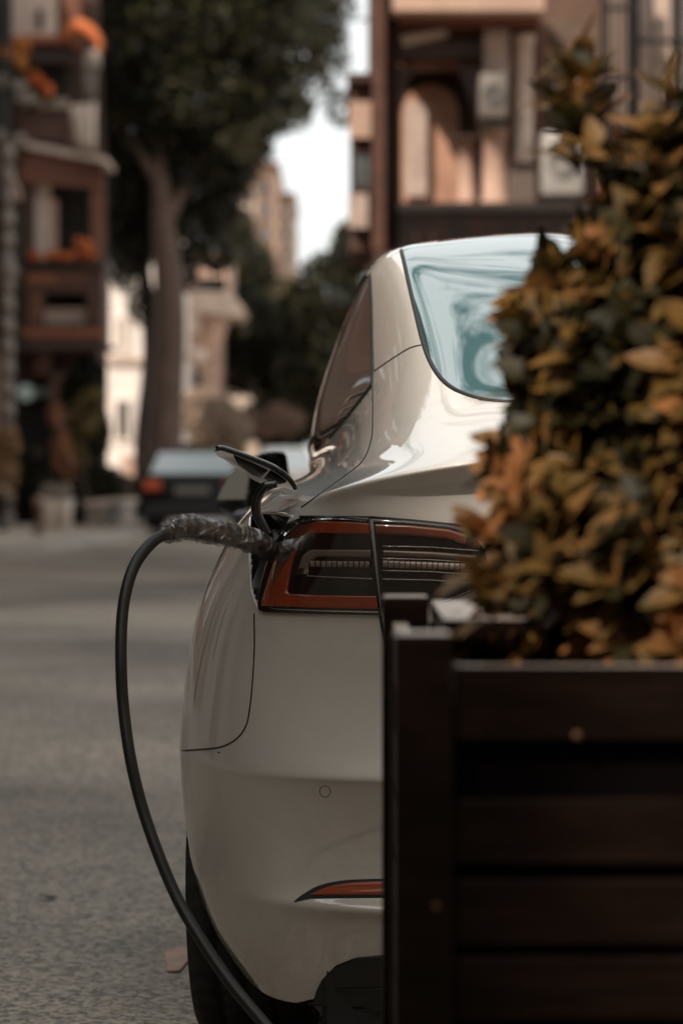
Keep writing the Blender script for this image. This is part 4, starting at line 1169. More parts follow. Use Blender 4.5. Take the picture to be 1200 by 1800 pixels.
tree('bushy brown-green tree crown low against the sky gap', at(470, 930, 120), [at(470, 880, 120), at(470, 600, 120)], [.3, .2],
     [pblob(440, 470, 120, 1.0, 1, 1.2), pblob(490, 540, 120, 1.4, 1, 1.2), pblob(420, 400, 125, .7, 1, .8)], 9000, .12, [mat('leaf_brown_olive', (.12, .085, .045), rough=.6), leaf_mid], bark_dark, seed=14)
shrub('pale beige rounded shrub to the right of the trunk, above the dark car', [pblob(375, 740, 66, .65, .5, .55), pblob(350, 715, 66, .4, .4, .4), pblob(410, 760, 66, .4, .4, .4)], 5000, .07, [leaf_bush, mat('leaf_bush2', (.34, .24, .18), rough=.7)], seed=15)
shrub('dull yellow low hedge just above the roof of the dark car', [pblob(350, 790, 64, .7, .3, .16), pblob(400, 793, 64, .4, .3, .14)], 1400, .06, [mat('leaf_mustard', (.17, .11, .04), rough=.7)], seed=16)
shrub('pinkish shrub in the distance between the dense tree and the pale car window', [pblob(500, 735, 84, .55, .4, .45), pblob(470, 745, 84, .4, .4, .35)], 2400, .08, [mat('leaf_pink', (.30, .19, .14), rough=.7), mat('leaf_pink2', (.16, .1, .075), rough=.7)], seed=17)
# ------------------------------------------------------------------ cars further down the street
def far_car(name, label, px0, px1, Y, bodym, h=1.45, glassm=None):
    a = at(px0, 0, Y); b_ = at(px1, 0, Y)
    W = b_.x - a.x; cx = (a.x + b_.x) / 2
    t = thing(name, label, 'car', None, loc=(cx, Y + 2.1, 0))
    xs = W / 2
    # sections front to back: (y, half width low, z0, z belt, half width roof, z roof)
    prof = [(0, .93, .32, .92, 0, 0), (.12, .98, .25, .98, .9, 1.02), (.75, 1, .24, 1.0, .76, h - .03), (1.5, 1, .24, 1.0, .77, h), (2.6, 1, .24, .98, .76, h - .05), (3.3, .99, .24, .95, .86, .99), (4.2, .90, .3, .80, .8, .82)]
    V = []; Fc = []
    for (y, wl, z0, zb, wr, zr) in prof:
        if wr == 0: wr, zr = .9, .96
        ring = [(-wl * .92, z0), (-wl, .5), (-wl * .985, zb), (-wr, zb + (zr - zb) * .9), (-wr * .85, zr), (wr * .85, zr), (wr, zb + (zr - zb) * .9), (wl * .985, zb), (wl, .5), (wl * .92, z0)]
        V += [(cx + x * xs, Y + y, z_) for x, z_ in ring]
    n = 10
    for i in range(len(prof) - 1):
        for k in range(n - 1): Fc.append((i * n + k, (i + 1) * n + k, (i + 1) * n + k + 1, i * n + k + 1))
    Fc += [tuple(range(n)), tuple(range((len(prof) - 1) * n, len(prof) * n))[::-1]]
    MB().add(V, Fc).build('body', bodym, t, True)
    gm = glassm or mat('far_car_glass', (.32, .35, .34), rough=.05, ior=4.0, coat=1)
    MB().add([(cx - .84 * xs, Y + .13, 1.04), (cx + .84 * xs, Y + .13, 1.04), (cx + .70 * xs, Y + .70, h - .06), (cx - .70 * xs, Y + .70, h - .06), (cx - .84 * xs, Y + .16, 1.04), (cx + .84 * xs, Y + .16, 1.04), (cx + .70 * xs, Y + .73, h - .06), (cx - .70 * xs, Y + .73, h - .06)],
             [(0, 1, 2, 3), (4, 7, 6, 5), (0, 4, 5, 1), (3, 2, 6, 7), (0, 3, 7, 4), (1, 5, 6, 2)]).build('rear_window', gm, t)
    red = mat('far_tail_lamp', (.62, .10, .03), rough=.2, coat=1)
    for sx in (-1, 1):
        x0 = cx + sx * xs * .97; x1 = cx + sx * xs * .62
        MB().box(min(x0, x1), Y - .03, .76, max(x0, x1), Y + .12, .93, bev=.02).build('tail_lamp', red, t)
        for yy in (.8, 3.4):
            w_o = MB().lathe((0, 0, 0), [(.2, -.1), (.31, -.1), (.32, 0), (.31, .1), (.2, .1), (.001, .08)], 18)
            w_o.v = [(cx + sx * (xs - .12) + z_ * sx, Y + yy + x_, .32 + y_) for x_, y_, z_ in w_o.v]
            w_o.build('wheel', tyre_m, t, True)
    MB().box(cx - .28, Y - .045, .70, cx + .28, Y - .02, .82).build('number_plate', mat('plate_grey', (.22, .20, .18), rough=.4), t)
    MB().box(cx - .93 * xs, Y - .06, .30, cx + .93 * xs, Y + .1, .55, bev=.03).build('bumper', black_plastic, t)
    return t
far_car('parked_car', 'dark hatchback with orange-red tail lamps parked under the big tree', 249, 428, 51.5, mat('dark_car_paint', (.008, .007, .006), rough=.4, spec=.2))
far_car('parked_car', 'white car seen behind the door mirror of the pale car', 446, 556, 78, mat('far_white_paint', (.68, .62, .57), rough=.3, coat=1), 1.62)
far_car('parked_car', 'dark grey car at the far end of the street beyond the white car', 466, 548, 98, mat('far_grey_paint', (.13, .11, .10), rough=.3, coat=1), 1.75)

# ------------------------------------------------------------------ right house with porch, columns and air conditioners
YR = 30.0
S = F / YR
rh = thing('columned_house', 'brown house with porch columns and balconies beyond the pale car roof', 'house', loc=(at(820, 0, YR).x, YR, .12))
MB().pbox(658, -260, 1500, 1030, YR + 3.0, 9).build('wall', mat('brown_house_render', (.12, .065, .045), rough=.85, var=.2, vscale=1.5), rh)
MB().pbox(690, -30, 956, 18, YR - .7, 3.4).build('eave', pink_stone, rh)
MB().pbox(700, 18, 950, 40, YR - .3, 3.0).build('eave_board', brown_wood, rh)
MB().pbox(700, 40, 945, 62, YR + .2, 2.6).build('eave_board', mat('mid_brown', (.17, .08, .05), rough=.7), rh)
mb = MB(); mb.prism([at(704, 62, YR), at(784, 52, YR), at(786, 62, YR), at(708, 80, YR)], (0, .3, 0)); mb.build('pale_moulding', pale_stone, rh)
MB().pbox(654, -60, 676, 440, YR - .4, .24).build('corner_post', mat('post_brown', (.085, .036, .022), rough=.8, var=.3), rh)
MB().pbox(677, -60, 702, 440, YR - .2, .24).build('corner_post', mat('post_dark', (.03, .016, .012), rough=.9, spec=.1), rh)
MB().pbox(700, 70, 858, 100, YR + .1, 2.5).build('porch_beam', dark_wood, rh)
MB().pbox(702, 100, 858, 118, YR + .3, .3).build('porch_beam', brown_wood, rh)
# arch: dark recess wall with a pink lit arched back wall
ap = [at(706, 360, YR + 1.2), at(706, 200, YR + 1.2)]
for k in range(13):
    a_ = math.pi - math.pi * k / 12
    ap.append(at(756 + 50 * math.cos(a_), 200 - 52 * math.sin(a_), YR + 1.2))
ap += [at(806, 360, YR + 1.2)]
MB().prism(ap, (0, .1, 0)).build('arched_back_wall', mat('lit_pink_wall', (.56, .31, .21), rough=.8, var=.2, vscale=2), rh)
MB().pbox(712, 180, 750, 345, YR + 1.1, .06).build('door', mat('pale_pink_door', (.56, .43, .36), rough=.7, var=.15), rh)
MB().pbox(700, 118, 860, 400, YR + 1.6, .3).build('porch_recess', mat('deep_brown', (.06, .032, .022), rough=.9), rh)
mb = MB(); mb.prism([at(806, 118, YR + .2), at(850, 118, YR + .2), at(850, 255, YR + .2), at(838, 200, YR + .2), at(820, 150, YR + .2)], (0, .2, 0)); mb.build('bracket', dark_wood, rh)
mb = MB(); mb.prism([at(702, 118, YR + .2), at(730, 118, YR + .2), at(712, 150, YR + .2), at(704, 200, YR + .2)], (0, .2, 0)); mb.build('bracket', dark_wood, rh)
def column(px0, px1, py0, py1, Y, m, flutes=8):
    c = at((px0 + px1) / 2, 0, Y); r_ = (px1 - px0) / 2 / F * Y; z0 = at(0, py1, Y).z; z1 = at(0, py0, Y).z
    V = []; Fc = []; n = 48
    for z_, k in ((z0, 1.12), (z0 + .08, 1.12), (z0 + .09, 1), (z1 - .1, .94), (z1 - .09, 1.1), (z1, 1.15)):
        for i in range(n):
            a_ = 2 * math.pi * i / n; rr = r_ * k * (1 - (.06 if (i % 4 < 2 and .9 < k < 1.01) else 0))
            V.append((c.x + rr * math.cos(a_), Y + r_ + rr * math.sin(a_), z_))
    for j in range(5):
        for i in range(n): Fc.append((j * n + i, j * n + (i + 1) % n, (j + 1) * n + (i + 1) % n, (j + 1) * n + i))
    MB().add(V, Fc).build('column', m, rh, True)
column(848, 892, 222, 362, YR, mat('warm_stone', (.52, .34, .26), rough=.75, var=.1))
column(806, 836, 240, 358, YR + .3, mat('warm_stone', (0, 0, 0)))
column(904, 938, 60, 285, YR, pale_stone)
MB().pbox(850, 52, 894, 128, YR, .35).build('capital_block', mat('capital_stone', (.50, .38, .32), rough=.8, var=.2), rh)
MB().pbox(840, 212, 898, 221, YR - .1, .5).build('shelf', dark_wood, rh)
MB().pbox(800, 236, 840, 243, YR + .1, .5).build('shelf', dark_wood, rh)
for k in range(6):
    MB().pbox(894 + k * 8, 286, 899 + k * 8, 356, YR + .05, .06).build('slat', mat('grey_slat', (.22, .17, .145), rough=.7), rh)
MB().pbox(892, 60, 904, 360, YR + .5, .3).build('wall_strip', brown_wood, rh)
MB().pbox(938, 40, 960, 380, YR + .6, .3).build('wall_strip', mat('mid_brown', (0, 0, 0)), rh)
MB().pbox(700, 355, 1060, 364, YR - .3, 2.2).build('balcony_edge', dark_wood, rh)
MB().pbox(700, 362, 1060, 372, YR - .4, .12).build('handrail', iron, rh)
for k in range(34):
    MB().pbox(704 + k * 10.2, 372, 707.5 + k * 10.2, 432, YR - .36, .05).build('baluster', iron, rh)
MB().pbox(700, 432, 1060, 440, YR - .4, .12).build('handrail', iron, rh)
for k in range(12):
    MB().pbox(702 + k * 29.5, 376, 729 + k * 29.5, 450, YR + .1 + .03 * (k % 2), .2).build('wall_panel', mat('brick_red_a', (.26, .10, .065), rough=.8, var=.3) if k % 3 else mat('brick_red_b', (.17, .075, .05), rough=.8, var=.3), rh)
MB().pbox(700, 450, 1500, 1040, YR - .1, 3).build('ground_floor', mat('brown_house_render', (0, 0, 0)), rh)
# side bay to the left of the posts
MB().pbox(616, 130, 654, 440, YR + 3.2, 3).build('side_bay', mat('side_bay_brown', (.12, .065, .045), rough=.8, var=.3), rh)
MB().pbox(614, 178, 652, 242, YR + 3.0, .3).build('side_panel', pink_stone, rh)
MB().pbox(612, 340, 646, 400, YR + 3.0, .3).build('side_panel', mat('capital_stone', (0, 0, 0)), rh)
window(rh, 620, 272, 646, 330, YR + 3.15, dark_wood, teal_glass, .03, 1)
MB().pbox(610, 128, 700, 142, YR + 2.9, 3.4).build('side_roof', dark_wood, rh)
# power cables and far right grilles, pilasters
MB().pbox(1056, -60, 1066, 205, YR - .2, .1).build('window_grille_bar', iron, rh)
for k in range(5):
    MB().pbox(1068 + k * 11, -60, 1072 + k * 11, 250, YR - .2, .05).build('window_grille_bar', iron, rh)
MB().pbox(1056, 10, 1122, 18, YR - .22, .05).build('window_grille_bar', iron, rh)
MB().pbox(1056, 130, 1122, 140, YR - .22, .05).build('window_grille_bar', iron, rh)
MB().pbox(1056, -60, 1108, 400, YR + .4, .1).build('curtain', mat('grille_curtain', (.30, .21, .17), rough=.8), rh)
MB().pbox(1104, -60, 1122, 420, YR, .3).build('downpipe', iron, rh)
for (x0, x1) in ((1124, 1143), (1147, 1180), (1196, 1215)):
    MB().pbox(x0, -60, x1, 430, YR + .2, .3).build('pilaster', mat('capital_stone', (0, 0, 0)), rh)
MB().pbox(1180, -60, 1196, 430, YR + .1, .25).build('downpipe', iron, rh)
MB().pbox(1110, 68, 1220, 76, YR - .05, .1).build('rail', iron, rh)
MB().pbox(965, 30, 1050, 240, YR + .7, .3).build('wall_strip', mat('brown_dull', (.13, .085, .062), rough=.8, var=.3), rh)
MB().pbox(975, 250, 1000, 300, YR + .6, .2).build('wall_strip', pink_stone, rh)
def ac(px0, py0, px1, py1, label, m):
    a_ = at(px0, py1, YR - .35); b_ = at(px1, py0, YR - .35)
    t = thing('air_conditioner', label, 'air conditioner', None, loc=((a_.x + b_.x) / 2, YR - .1, a_.z))
    MB().box(a_.x, YR - .35, a_.z, b_.x, YR - .02, b_.z, bev=.04).build('casing', m, t, True)
    cx, cz = (a_.x + b_.x) / 2, (a_.z + b_.z) / 2
    r_ = min(b_.x - a_.x, b_.z - a_.z) * .36
    for q in range(3):
        MB().tube([(cx + r_ * (1 - q * .3) * math.cos(k * math.pi / 10), YR - .36, cz + r_ * (1 - q * .3) * math.sin(k * math.pi / 10)) for k in range(21)], .008, 5).build('fan_guard', mat('guard_grey', (.16, .15, .14), rough=.5), t)
    MB().box(a_.x + .03, YR - .3, a_.z - .06, b_.x - .03, YR - .05, a_.z - .003).build('bracket', iron, t)
ac(842, 127, 893, 208, 'dark grey air conditioner on the shelf above the round column', mat('aircon_dark', (.19, .165, .145), rough=.5, var=.1))
ac(952, 230, 1026, 345, 'pale grey air conditioner beside the top of the bush', grey_metal)
# overhead cables and far roof bits in the bright gap at top
cb = thing('street_cable', 'dark cable crossing the bright sky gap at the top', 'cable', loc=tuple(at(640, 30, 40)))
MB().tube(catmull([at(560, 30, 40), at(620, 36, 38), at(700, 22, 33), at(760, 0, 30)], 6), .018, 6).build('wire', iron, cb)
tree('small-leaved branches hanging across the top of the sky gap', at(570, 900, 56), [at(672, 930, 56), at(674, 600, 56), at(672, 330, 56), at(650, 60, 56)], [.12, .1, .08, .03],
     [pblob(580, 100, 56, .42, .4, .6), pblob(600, 190, 56, .35, .4, .4), pblob(560, 40, 56, .5, .5, .6), pblob(600, 10, 56, .3, .4, .3), pblob(545, 150, 56, .45, .3, .45), pblob(500, 215, 56, .5, .4, .22), pblob(430, 250, 56, .5, .4, .35)], 2600, .06, [leaf_dark, leaf_mid], bark_dark, seed=21)

# ------------------------------------------------------------------ houses along both sides nearer than the view and behind it
def row_house(label, a0, a1, b_face, depth, h, m, side, floors=3):
    """plain rendered town house with its own windows; b_face = street offset of its front"""
    c = st((a0 + a1) / 2, b_face, .12)
    t = thing('town_house', label, 'house', None, loc=tuple(c))
    def bx(a_0, a_1, d0, d1, z0, z1):
        s_ = side
        p = [st(a_0, b_face + s_ * d0, z0), st(a_1, b_face + s_ * d0, z0), st(a_1, b_face + s_ * d1, z0), st(a_0, b_face + s_ * d1, z0)]
        return MB().prism(p, (0, 0, z1 - z0))
    bx(a0, a1, 0, depth, .12, h).build('wall', m, t)
    bx(a0 - .1, a1 + .1, -.35, depth + .2, h + .002, h + .3).build('roof', roof_tile, t)
    n = int((a1 - a0) // 2.6)
    for f_ in range(floors):
        z0 = 1.1 + f_ * (h - 1.0) / floors
        for k in range(n):
            c_ = a0 + (a1 - a0) * (k + .5) / n
            if f_ == 0 and k == n // 2:
                bx(c_ - .5, c_ + .5, -.05, .05, .14, 2.3).build('door', dark_wood, t); continue
            w_f = bx(c_ - .55, c_ + .55, -.05, .05, z0 - .08, z0 + 1.55).build('window', pale_stone, t)
            g = bx(c_ - .46, c_ + .46, -.06, .0, z0, z0 + 1.45).build('pane', dark_glass, None)
            g.parent = w_f; g.location = -t.matrix_basis.translation
    return t
cols = [('brown rendered', (.20, .12, .09)), ('ochre', (.26, .18, .11)), ('dusty pink', (.28, .18, .14)), ('beige', (.28, .22, .17)), ('rust red', (.20, .08, .05)), ('cream', (.36, .30, .24)), ('tan', (.24, .17, .12)), ('sienna', (.22, .11, .07)), ('umber', (.15, .09, .06))]
k = 0
for (a0, a1, h) in ((-44, -34.1, 16), (-34, -22.1, 16.5), (-22, -11.1, 15.8), (-11, -.9, 16.2), (-.8, 11, 16), (11.1, 21, 12.5), (21.1, 33, 12.3), (33.1, 43, 12.6), (43.1, 55.8, 11)):  # heights raised to shade the car; last house added to close a sky gap
    nm, c = cols[k % 9]
    row_house('%s town house on the left side of the street, number %s back from the timber house' % (nm, ['eight', 'seven', 'six', 'five', 'four', 'three', 'two', 'one'][k]) if False else '%s town house on the far side of the street with rows of dark windows' % nm, a0, a1, -10.6, 8, h, mat('house_%s' % nm.replace(' ', '_'), c, rough=.85, var=.15, vscale=1), -1, 5 if h > 14 else 3)
    k += 1
k = 2
for (a0, a1, h) in ((-44, -34, 10), (-33.5, -23, 9), (-22.5, -12, 10), (-11.5, -2, 9.5), (-1.5, 9, 9), (9.5, 20, 10)):
    nm, c = cols[k % 9]
    row_house('%s town house on the pavement side behind the parked pale car' % nm, a0, a1, 4.6, 8, h, mat('house_%s' % nm.replace(' ', '_'), c, rough=.85, var=.15, vscale=1), 1)
    k += 1
def plain_tree(label, a, b_, h, seed):
    c = st(a, b_, .12)
    tree(label, c, [c, c + Vector((.1, 0, h * .3)), c + Vector((.0, .2, h * .6))], [.25, .2, .12],
         [(c + Vector((0, 0, h * .75)), (2.0, 2.0, h * .22)), (c + Vector((1.0, .6, h * .62)), (1.5, 1.5, h * .16)), (c + Vector((-1.1, -.5, h * .66)), (1.5, 1.5, h * .17))], 5000, .16, [leaf_dark, leaf_mid], bark_dark, seed=seed)
plain_tree('tall street tree behind the viewpoint on the planter side', -9, 2.6, 8.5, 31)
plain_tree('spreading street tree behind the viewpoint across the road', -13, -7.9, 8, 32)
plain_tree('street tree across the road level with the planter', 8, -8.4, 7.5, 33)
def added_tree(label, a, b_, z, rx, ry, rz, seed):  # unseen trees added to cut sky light and reflections on the car
    c = st(a, b_, .12)
    tree(label, c, [c, c + Vector((.15, .1, z * .5)), c + Vector((0, .3, z))], [.32, .25, .14],
         [(c + Vector((0, 0, z)), (rx, ry, rz)), (c + Vector((rx * .5, ry * .4, z - .6)), (rx * .6, ry * .6, rz * .7)), (c + Vector((-rx * .5, -ry * .4, z + .3)), (rx * .6, ry * .6, rz * .7)), (c + Vector((rx * .3, -ry * .6, z - .8)), (rx * .6, ry * .5, rz * .7))],
         9000, .17, [leaf_dark, leaf_mid], bark_dark, seed=seed, branches=[([c + Vector((0, 0, z * .5)), c + Vector((rx * .5, .5, z * .9))], .12), ([c + Vector((0, 0, z * .55)), c + Vector((-rx * .5, -.5, z * .95))], .12)])
added_tree('added sky-blocking tree across the road just ahead of the pale car', 13, -8.6, 7.2, 2.9, 4.2, 3.6, 45)
added_tree('added sky-blocking tree across the road between the pale car and the timber house', 22.5, -9.2, 7.2, 2.9, 4.6, 3.6, 46)
added_tree('added shade-casting tree across the road level with the rear of the pale car', 4, -8.3, 7.0, 3.4, 3.8, 2.6, 47)
added_tree('broad tree added for shade on the opposite pavement behind the viewpoint', -5, -7.9, 6.6, 4.4, 4.6, 2.0, 42)
added_tree('tree added for shade further behind the viewpoint on the planter side', -17, 2.8, 6.6, 5, 5.5, 2.4, 43)
added_tree('tree added for shade further behind the viewpoint on the opposite pavement', -19, -7.9, 6.6, 5, 5.5, 2.4, 44)
c = st(-46, -2.5, .12)
eh = thing('end_house', 'wide brown house closing the street behind the viewpoint', 'house', loc=tuple(c))
MB().prism([st(-46, -12, .12), st(-46, 7, .12), st(-54, 7, .12), st(-54, -12, .12)], (0, 0, 9.5)).build('wall', mat('house_brown_rendered', (0, 0, 0)), eh)
MB().prism([st(-45.6, -12.2, 9.63), st(-45.6, 7.2, 9.63), st(-54.2, 7.2, 9.63), st(-54.2, -12.2, 9.63)], (0, 0, .3)).build('roof', roof_tile, eh)

# ------------------------------------------------------------------ slatted planter (3.2 m from the camera)
YA, YB = 3.2, 4.1
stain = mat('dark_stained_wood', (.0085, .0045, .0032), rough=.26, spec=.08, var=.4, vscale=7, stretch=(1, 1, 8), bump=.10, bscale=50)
stain_low = stain.copy(); stain_low.name = 'dark_stained_board'
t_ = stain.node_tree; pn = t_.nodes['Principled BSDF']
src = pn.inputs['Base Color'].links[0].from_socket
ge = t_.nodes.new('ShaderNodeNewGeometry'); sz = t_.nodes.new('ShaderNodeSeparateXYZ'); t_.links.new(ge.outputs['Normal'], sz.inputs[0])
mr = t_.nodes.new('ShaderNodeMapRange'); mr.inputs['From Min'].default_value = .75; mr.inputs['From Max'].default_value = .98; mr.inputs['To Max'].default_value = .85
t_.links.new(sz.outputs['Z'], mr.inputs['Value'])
dm = t_.nodes.new('ShaderNodeMix'); dm.data_type = 'RGBA'; dm.inputs[7].default_value = (.40, .34, .30, 1)  # pale sky sheen on upward faces, painted into the wood colour
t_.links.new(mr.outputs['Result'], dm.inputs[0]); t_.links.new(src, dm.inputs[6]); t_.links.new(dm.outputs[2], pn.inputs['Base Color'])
X0 = at(692, 0, YA).x; PW = .0605
X1 = X0 + 1.15
ZT = 1.026
pl = thing('wooden_planter', 'dark stained slatted wooden planter box with corner posts behind the pale car', 'planter', loc=((X0 + X1) / 2, (YA + YB) / 2, 0))
for (x, y) in ((X0, YA), (X1 - PW, YA), (X0, YB), (X1 - PW, YB)):
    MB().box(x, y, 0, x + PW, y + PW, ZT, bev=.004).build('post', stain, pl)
def zz(py): return CAMZ - (py - HZ) / F * (YA + .012)
rows = [(1170, 1302), (1404, 1520), (1546, 1664), (1682, 1795), (1812, 1925), (1942, 2055), (2072, 2185), (2202, 2315), (2332, 2445), (2462, 2575)]
xa = X0 + PW + .002; xb = X1 - PW - .002
for (p0, p1) in rows:
    z1, z0 = zz(p0), zz(p1)
    if z0 < .03: continue
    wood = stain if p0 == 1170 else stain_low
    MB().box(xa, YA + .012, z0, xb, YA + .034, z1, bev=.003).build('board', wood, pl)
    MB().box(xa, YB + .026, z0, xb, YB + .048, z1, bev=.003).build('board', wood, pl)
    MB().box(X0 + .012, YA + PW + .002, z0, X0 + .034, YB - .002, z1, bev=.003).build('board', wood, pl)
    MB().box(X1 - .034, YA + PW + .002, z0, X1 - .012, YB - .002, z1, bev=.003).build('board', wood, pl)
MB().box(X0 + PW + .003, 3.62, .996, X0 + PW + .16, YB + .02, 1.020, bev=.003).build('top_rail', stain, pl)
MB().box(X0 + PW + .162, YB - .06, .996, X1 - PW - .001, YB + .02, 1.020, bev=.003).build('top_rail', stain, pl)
MB().box(xa, YA + .036, .05, xb, YB, .925).build('liner', mat('liner_black', (.004, .003, .003), rough=1, spec=0), pl)
MB().box(xa + .01, YA + .04, .926, xb - .01, YB - .01, .945).build('soil', mat('soil', (.03, .02, .014), rough=.95, bump=1, bscale=60), pl)
MB().ball((X0 + .043, YA - .001, zz(1590)), .004, 8, 6).build('screw', mat('rusty_screw', (.11, .045, .02), rough=.4), pl, True)
MB().ball((at(1015, 0, YA).x, YA + .011, zz(1293)), .005, 8, 6).build('screw', mat('rusty_screw', (0, 0, 0)), pl, True)

# ------------------------------------------------------------------ bush in the planter
def leaf_master(kind, m):
    """one oval leaf, 1 m long along +X, slightly folded and curled"""
    n = 7; V = []; Fc = []
    for i in range(n + 1):
        t_ = i / n
        wd = .235 * (math.sin(math.pi * t_ ** 1.15) ** .8) if 0 < i < n else (.02 if i == 0 else .025)
        cz = (-.32 if kind % 2 else -.18) * t_ * t_ + .05 * math.sin(t_ * 5)
        V += [(t_, -wd, cz + wd * .35), (t_, 0, cz), (t_, wd, cz + wd * .30)]
    for i in range(n):
        for k in range(2):
            Fc.append((i * 3 + k, i * 3 + k + 1, i * 3 + k + 4, i * 3 + k + 3))
    me = bpy.data.meshes.new('leaf'); me.from_pydata(V, [], Fc)
    me.polygons.foreach_set('use_smooth', [True] * len(Fc))
    me.materials.append(m)
    return me, np.array(V), Fc
def leafm(name, top, edge, rough=.38):
    """leaf: colour varies along the blade, warmer at the margin"""
    m = bpy.data.materials.new(name); m.use_nodes = True
    t = m.node_tree; p = t.nodes['Principled BSDF']
    co = t.nodes.new('ShaderNodeTexCoord'); nz = t.nodes.new('ShaderNodeTexNoise'); nz.inputs['Scale'].default_value = 14; nz.inputs['Detail'].default_value = 3
    t.links.new(co.outputs['Object'], nz.inputs['Vector'])
    r_ = t.nodes.new('ShaderNodeValToRGB'); r_.color_ramp.elements[0].position = .38; r_.color_ramp.elements[1].position = .62
    r_.color_ramp.elements[0].color = (*top, 1); r_.color_ramp.elements[1].color = (*edge, 1)
    t.links.new(nz.outputs['Fac'], r_.inputs['Fac']); t.links.new(r_.outputs['Color'], p.inputs['Base Color'])
    p.inputs['Roughness'].default_value = rough; p.inputs['Specular IOR Level'].default_value = .22
    tr = t.nodes.new('ShaderNodeBsdfTranslucent'); t.links.new(r_.outputs['Color'], tr.inputs['Color'])
    mxs = t.nodes.new('ShaderNodeMixShader'); mxs.inputs[0].default_value = .3
    t.links.new(p.outputs[0], mxs.inputs[1]); t.links.new(tr.outputs[0], mxs.inputs[2])
    t.links.new(mxs.outputs[0], t.nodes['Material Output'].inputs['Surface'])
    return m
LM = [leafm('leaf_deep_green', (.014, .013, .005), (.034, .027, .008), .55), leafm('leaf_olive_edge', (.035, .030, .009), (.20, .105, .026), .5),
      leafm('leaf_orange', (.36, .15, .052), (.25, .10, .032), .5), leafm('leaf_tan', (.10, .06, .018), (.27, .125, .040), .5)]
masters = [leaf_master(i, m) for i, m in enumerate(LM)]
bc = Vector((.545, 3.66, 0))
prof_z = [.84, .93, 1.0, 1.08, 1.17, 1.236, 1.31, 1.37, 1.44, 1.50, 1.56, 1.62]
prof_r = [.30, .33, .345, .36, .362, .338, .31, .285, .27, .24, .19, .10]
bush = thing('potted_bush', 'large leafy bush with orange and dark green leaves growing from the wooden planter', 'bush', loc=(bc.x, bc.y, .86))
rg = random.Random(5)
LV = []
def add_rosette(c, d, n, size, kinds):
    d = d.normalized()
    a_ = d.cross(Vector((0, 0, 1)));
    if a_.length < .1: a_ = Vector((1, 0, 0))
    a_.normalize(); b_ = d.cross(a_)
    ph = rg.uniform(0, 6.28)
    for k in range(n):
        th = ph + k * 2.4 + rg.uniform(-.3, .3)
        op = rg.uniform(.35, 1.25) if k > 1 else rg.uniform(.1, .4)
        dr = (d * math.cos(op) + (a_ * math.cos(th) + b_ * math.sin(th)) * math.sin(op)).normalized()
        nz_ = d - dr * d.dot(dr)
        if nz_.length < 1e-3: nz_ = Vector((0, 0, 1))
        nz_.normalize()
        yv = nz_.cross(dr)
        s_ = size * rg.uniform(.75, 1.2)
        M = Matrix((dr * s_, yv * s_, nz_ * s_)).transposed().to_4x4()
        M.translation = c + d * rg.uniform(-.02, .012)
        LV.append((rg.choice(kinds), M))
for i in range(3100):
    z = rg.uniform(.955, 1.60)
    th = rg.uniform(0, 2 * math.pi)
    r_ = float(np.interp(z, prof_z, prof_r))
    bump_ = 1 + .12 * math.sin(th * 5 + z * 13) + .08 * math.sin(z * 31 + th * 3)
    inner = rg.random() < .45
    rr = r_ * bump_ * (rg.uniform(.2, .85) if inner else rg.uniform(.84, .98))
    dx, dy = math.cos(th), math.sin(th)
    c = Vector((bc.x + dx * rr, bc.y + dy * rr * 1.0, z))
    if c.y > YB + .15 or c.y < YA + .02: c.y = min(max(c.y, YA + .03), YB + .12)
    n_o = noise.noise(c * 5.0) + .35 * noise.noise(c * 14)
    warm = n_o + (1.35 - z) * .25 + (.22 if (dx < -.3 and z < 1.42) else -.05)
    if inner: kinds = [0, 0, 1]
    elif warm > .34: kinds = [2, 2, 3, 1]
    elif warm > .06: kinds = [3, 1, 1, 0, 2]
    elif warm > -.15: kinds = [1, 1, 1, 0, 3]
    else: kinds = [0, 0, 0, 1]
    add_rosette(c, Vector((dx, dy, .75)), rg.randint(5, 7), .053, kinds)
# taller shoots at the top
for (px, py, Yv, kk) in ((1005, 165, 3.6, [3, 1, 1]), (1040, 120, 3.65, [3, 1, 1]), (985, 200, 3.6, [0, 1]), (1050, 210, 3.6, [0, 1, 3]), (1180, 190, 3.5, [3, 2, 1]), (1195, 260, 3.5, [1, 0]), (1150, 270, 3.5, [1, 3]),
                         (1010, 290, 3.5, [0, 1, 3]), (1060, 300, 3.5, [0, 1]), (1110, 330, 3.5, [0, 3]), (1170, 330, 3.45, [3, 1, 0]), (850, 1040, 3.45, [3, 1]), (860, 1075, 3.45, [1]), (1025, 250, 3.55, [0, 0, 1]), (1035, 170, 3.6, [0, 1])):
    add_rosette(at(px, py, Yv), Vector((rg.uniform(-.5, .1), rg.uniform(-.5, 0), 1)), 8, .056, kk)
# woody stems
for k in range(7):
    a_ = k * .9
    top_ = Vector((bc.x + .17 * math.cos(a_), bc.y + .17 * math.sin(a_), 1.55 + .03 * (k % 3)))
    MB().tube(catmull([(bc.x + .03 * math.cos(a_), bc.y + .05 * math.sin(a_), .84), (bc.x + .12 * math.cos(a_), bc.y + .1 * math.sin(a_), 1.2), top_], 5), list(np.linspace(.011, .004, 11)), 6).build('stem', bark_dark, bush, True)
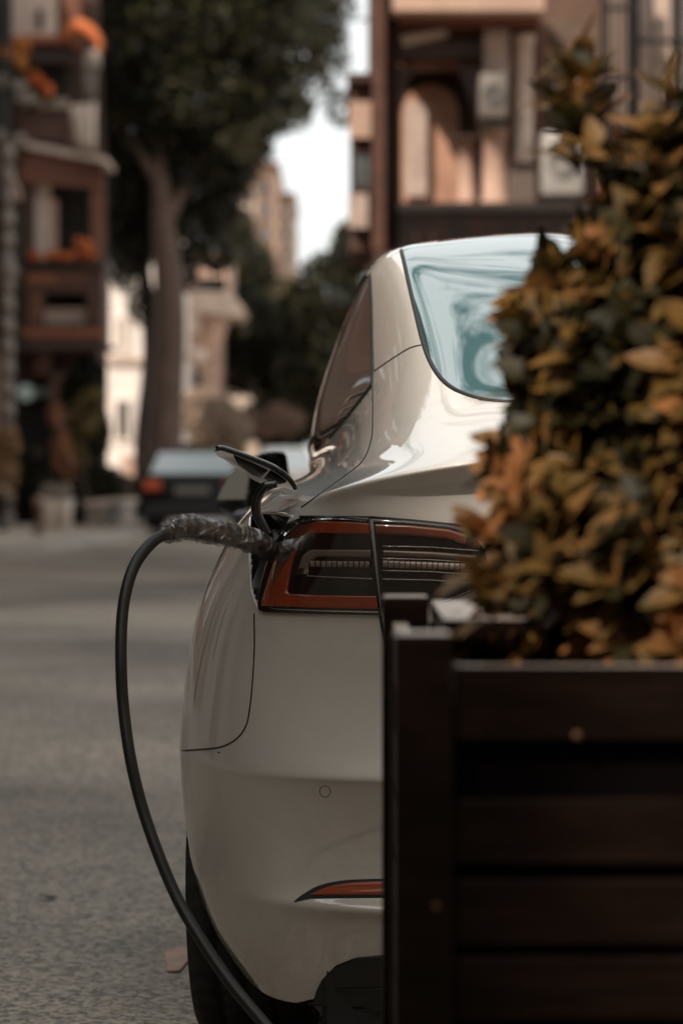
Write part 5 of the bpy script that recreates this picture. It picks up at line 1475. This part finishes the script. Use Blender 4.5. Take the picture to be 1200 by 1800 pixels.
# the 300 leaves that show largest are parts, the rest one mass
def key_(e):
    p_ = e[1].translation
    px_ = 600 + F * p_.x / p_.y; py_ = HZ + F * (CAMZ - p_.z) / p_.y
    vis = (-20 < px_ < 1215) and (60 < py_ < 1200)
    return (0 if vis else 1, p_.y)
LV.sort(key=key_)
L0 = bush.matrix_basis.translation
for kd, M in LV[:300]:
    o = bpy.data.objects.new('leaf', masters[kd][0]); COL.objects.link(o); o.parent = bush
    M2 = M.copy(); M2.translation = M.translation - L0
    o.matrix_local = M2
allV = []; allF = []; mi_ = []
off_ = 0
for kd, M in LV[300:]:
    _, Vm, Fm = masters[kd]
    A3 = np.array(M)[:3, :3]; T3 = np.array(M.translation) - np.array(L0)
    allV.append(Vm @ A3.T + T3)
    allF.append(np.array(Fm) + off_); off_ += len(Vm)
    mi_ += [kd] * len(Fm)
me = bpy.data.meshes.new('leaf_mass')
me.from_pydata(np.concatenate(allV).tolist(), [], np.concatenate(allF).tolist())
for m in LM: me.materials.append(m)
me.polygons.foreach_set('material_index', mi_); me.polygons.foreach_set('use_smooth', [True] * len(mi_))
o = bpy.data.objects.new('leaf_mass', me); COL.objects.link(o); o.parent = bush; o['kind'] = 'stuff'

# ------------------------------------------------------------------ small things on the road
def ground_px(px, py): Y_ = F * CAMZ / (py - HZ); return at(px, py, Y_)
c = ground_px(85, 1582)
V = [(c.x - .035, c.y, .004), (c.x - .02, c.y + .012, .012), (c.x + .01, c.y + .014, .006), (c.x + .033, c.y + .004, .010), (c.x + .012, c.y - .012, .004), (c.x - .015, c.y - .010, .010), (c.x, c.y, .014)]
dl = MB().add(V, [(0, 1, 6), (1, 2, 6), (2, 3, 6), (3, 4, 6), (4, 5, 6), (5, 0, 6)]).build('fallen_leaf', mat('dead_leaf', (.03, .022, .016), rough=.7), None)
tag(dl, 'dark curled dead leaf lying on the asphalt left of the cable', 'leaf')
c = ground_px(312, 1690)
V = [(c.x + .03 * math.cos(a_) * (1 + .3 * math.sin(3 * a_)), c.y + .22 * math.sin(a_) * (1 + .2 * math.cos(2 * a_)), .004) for a_ in [i * math.pi / 8 for i in range(16)]]
pt = MB().prism(V, (0, 0, .003)).build('road_patch', mat('pink_mortar', (.42, .28, .22), rough=.8, var=.2, vscale=20), None)
tag(pt, 'pinkish mortar patch on the asphalt beside the rear tyre', 'patch')
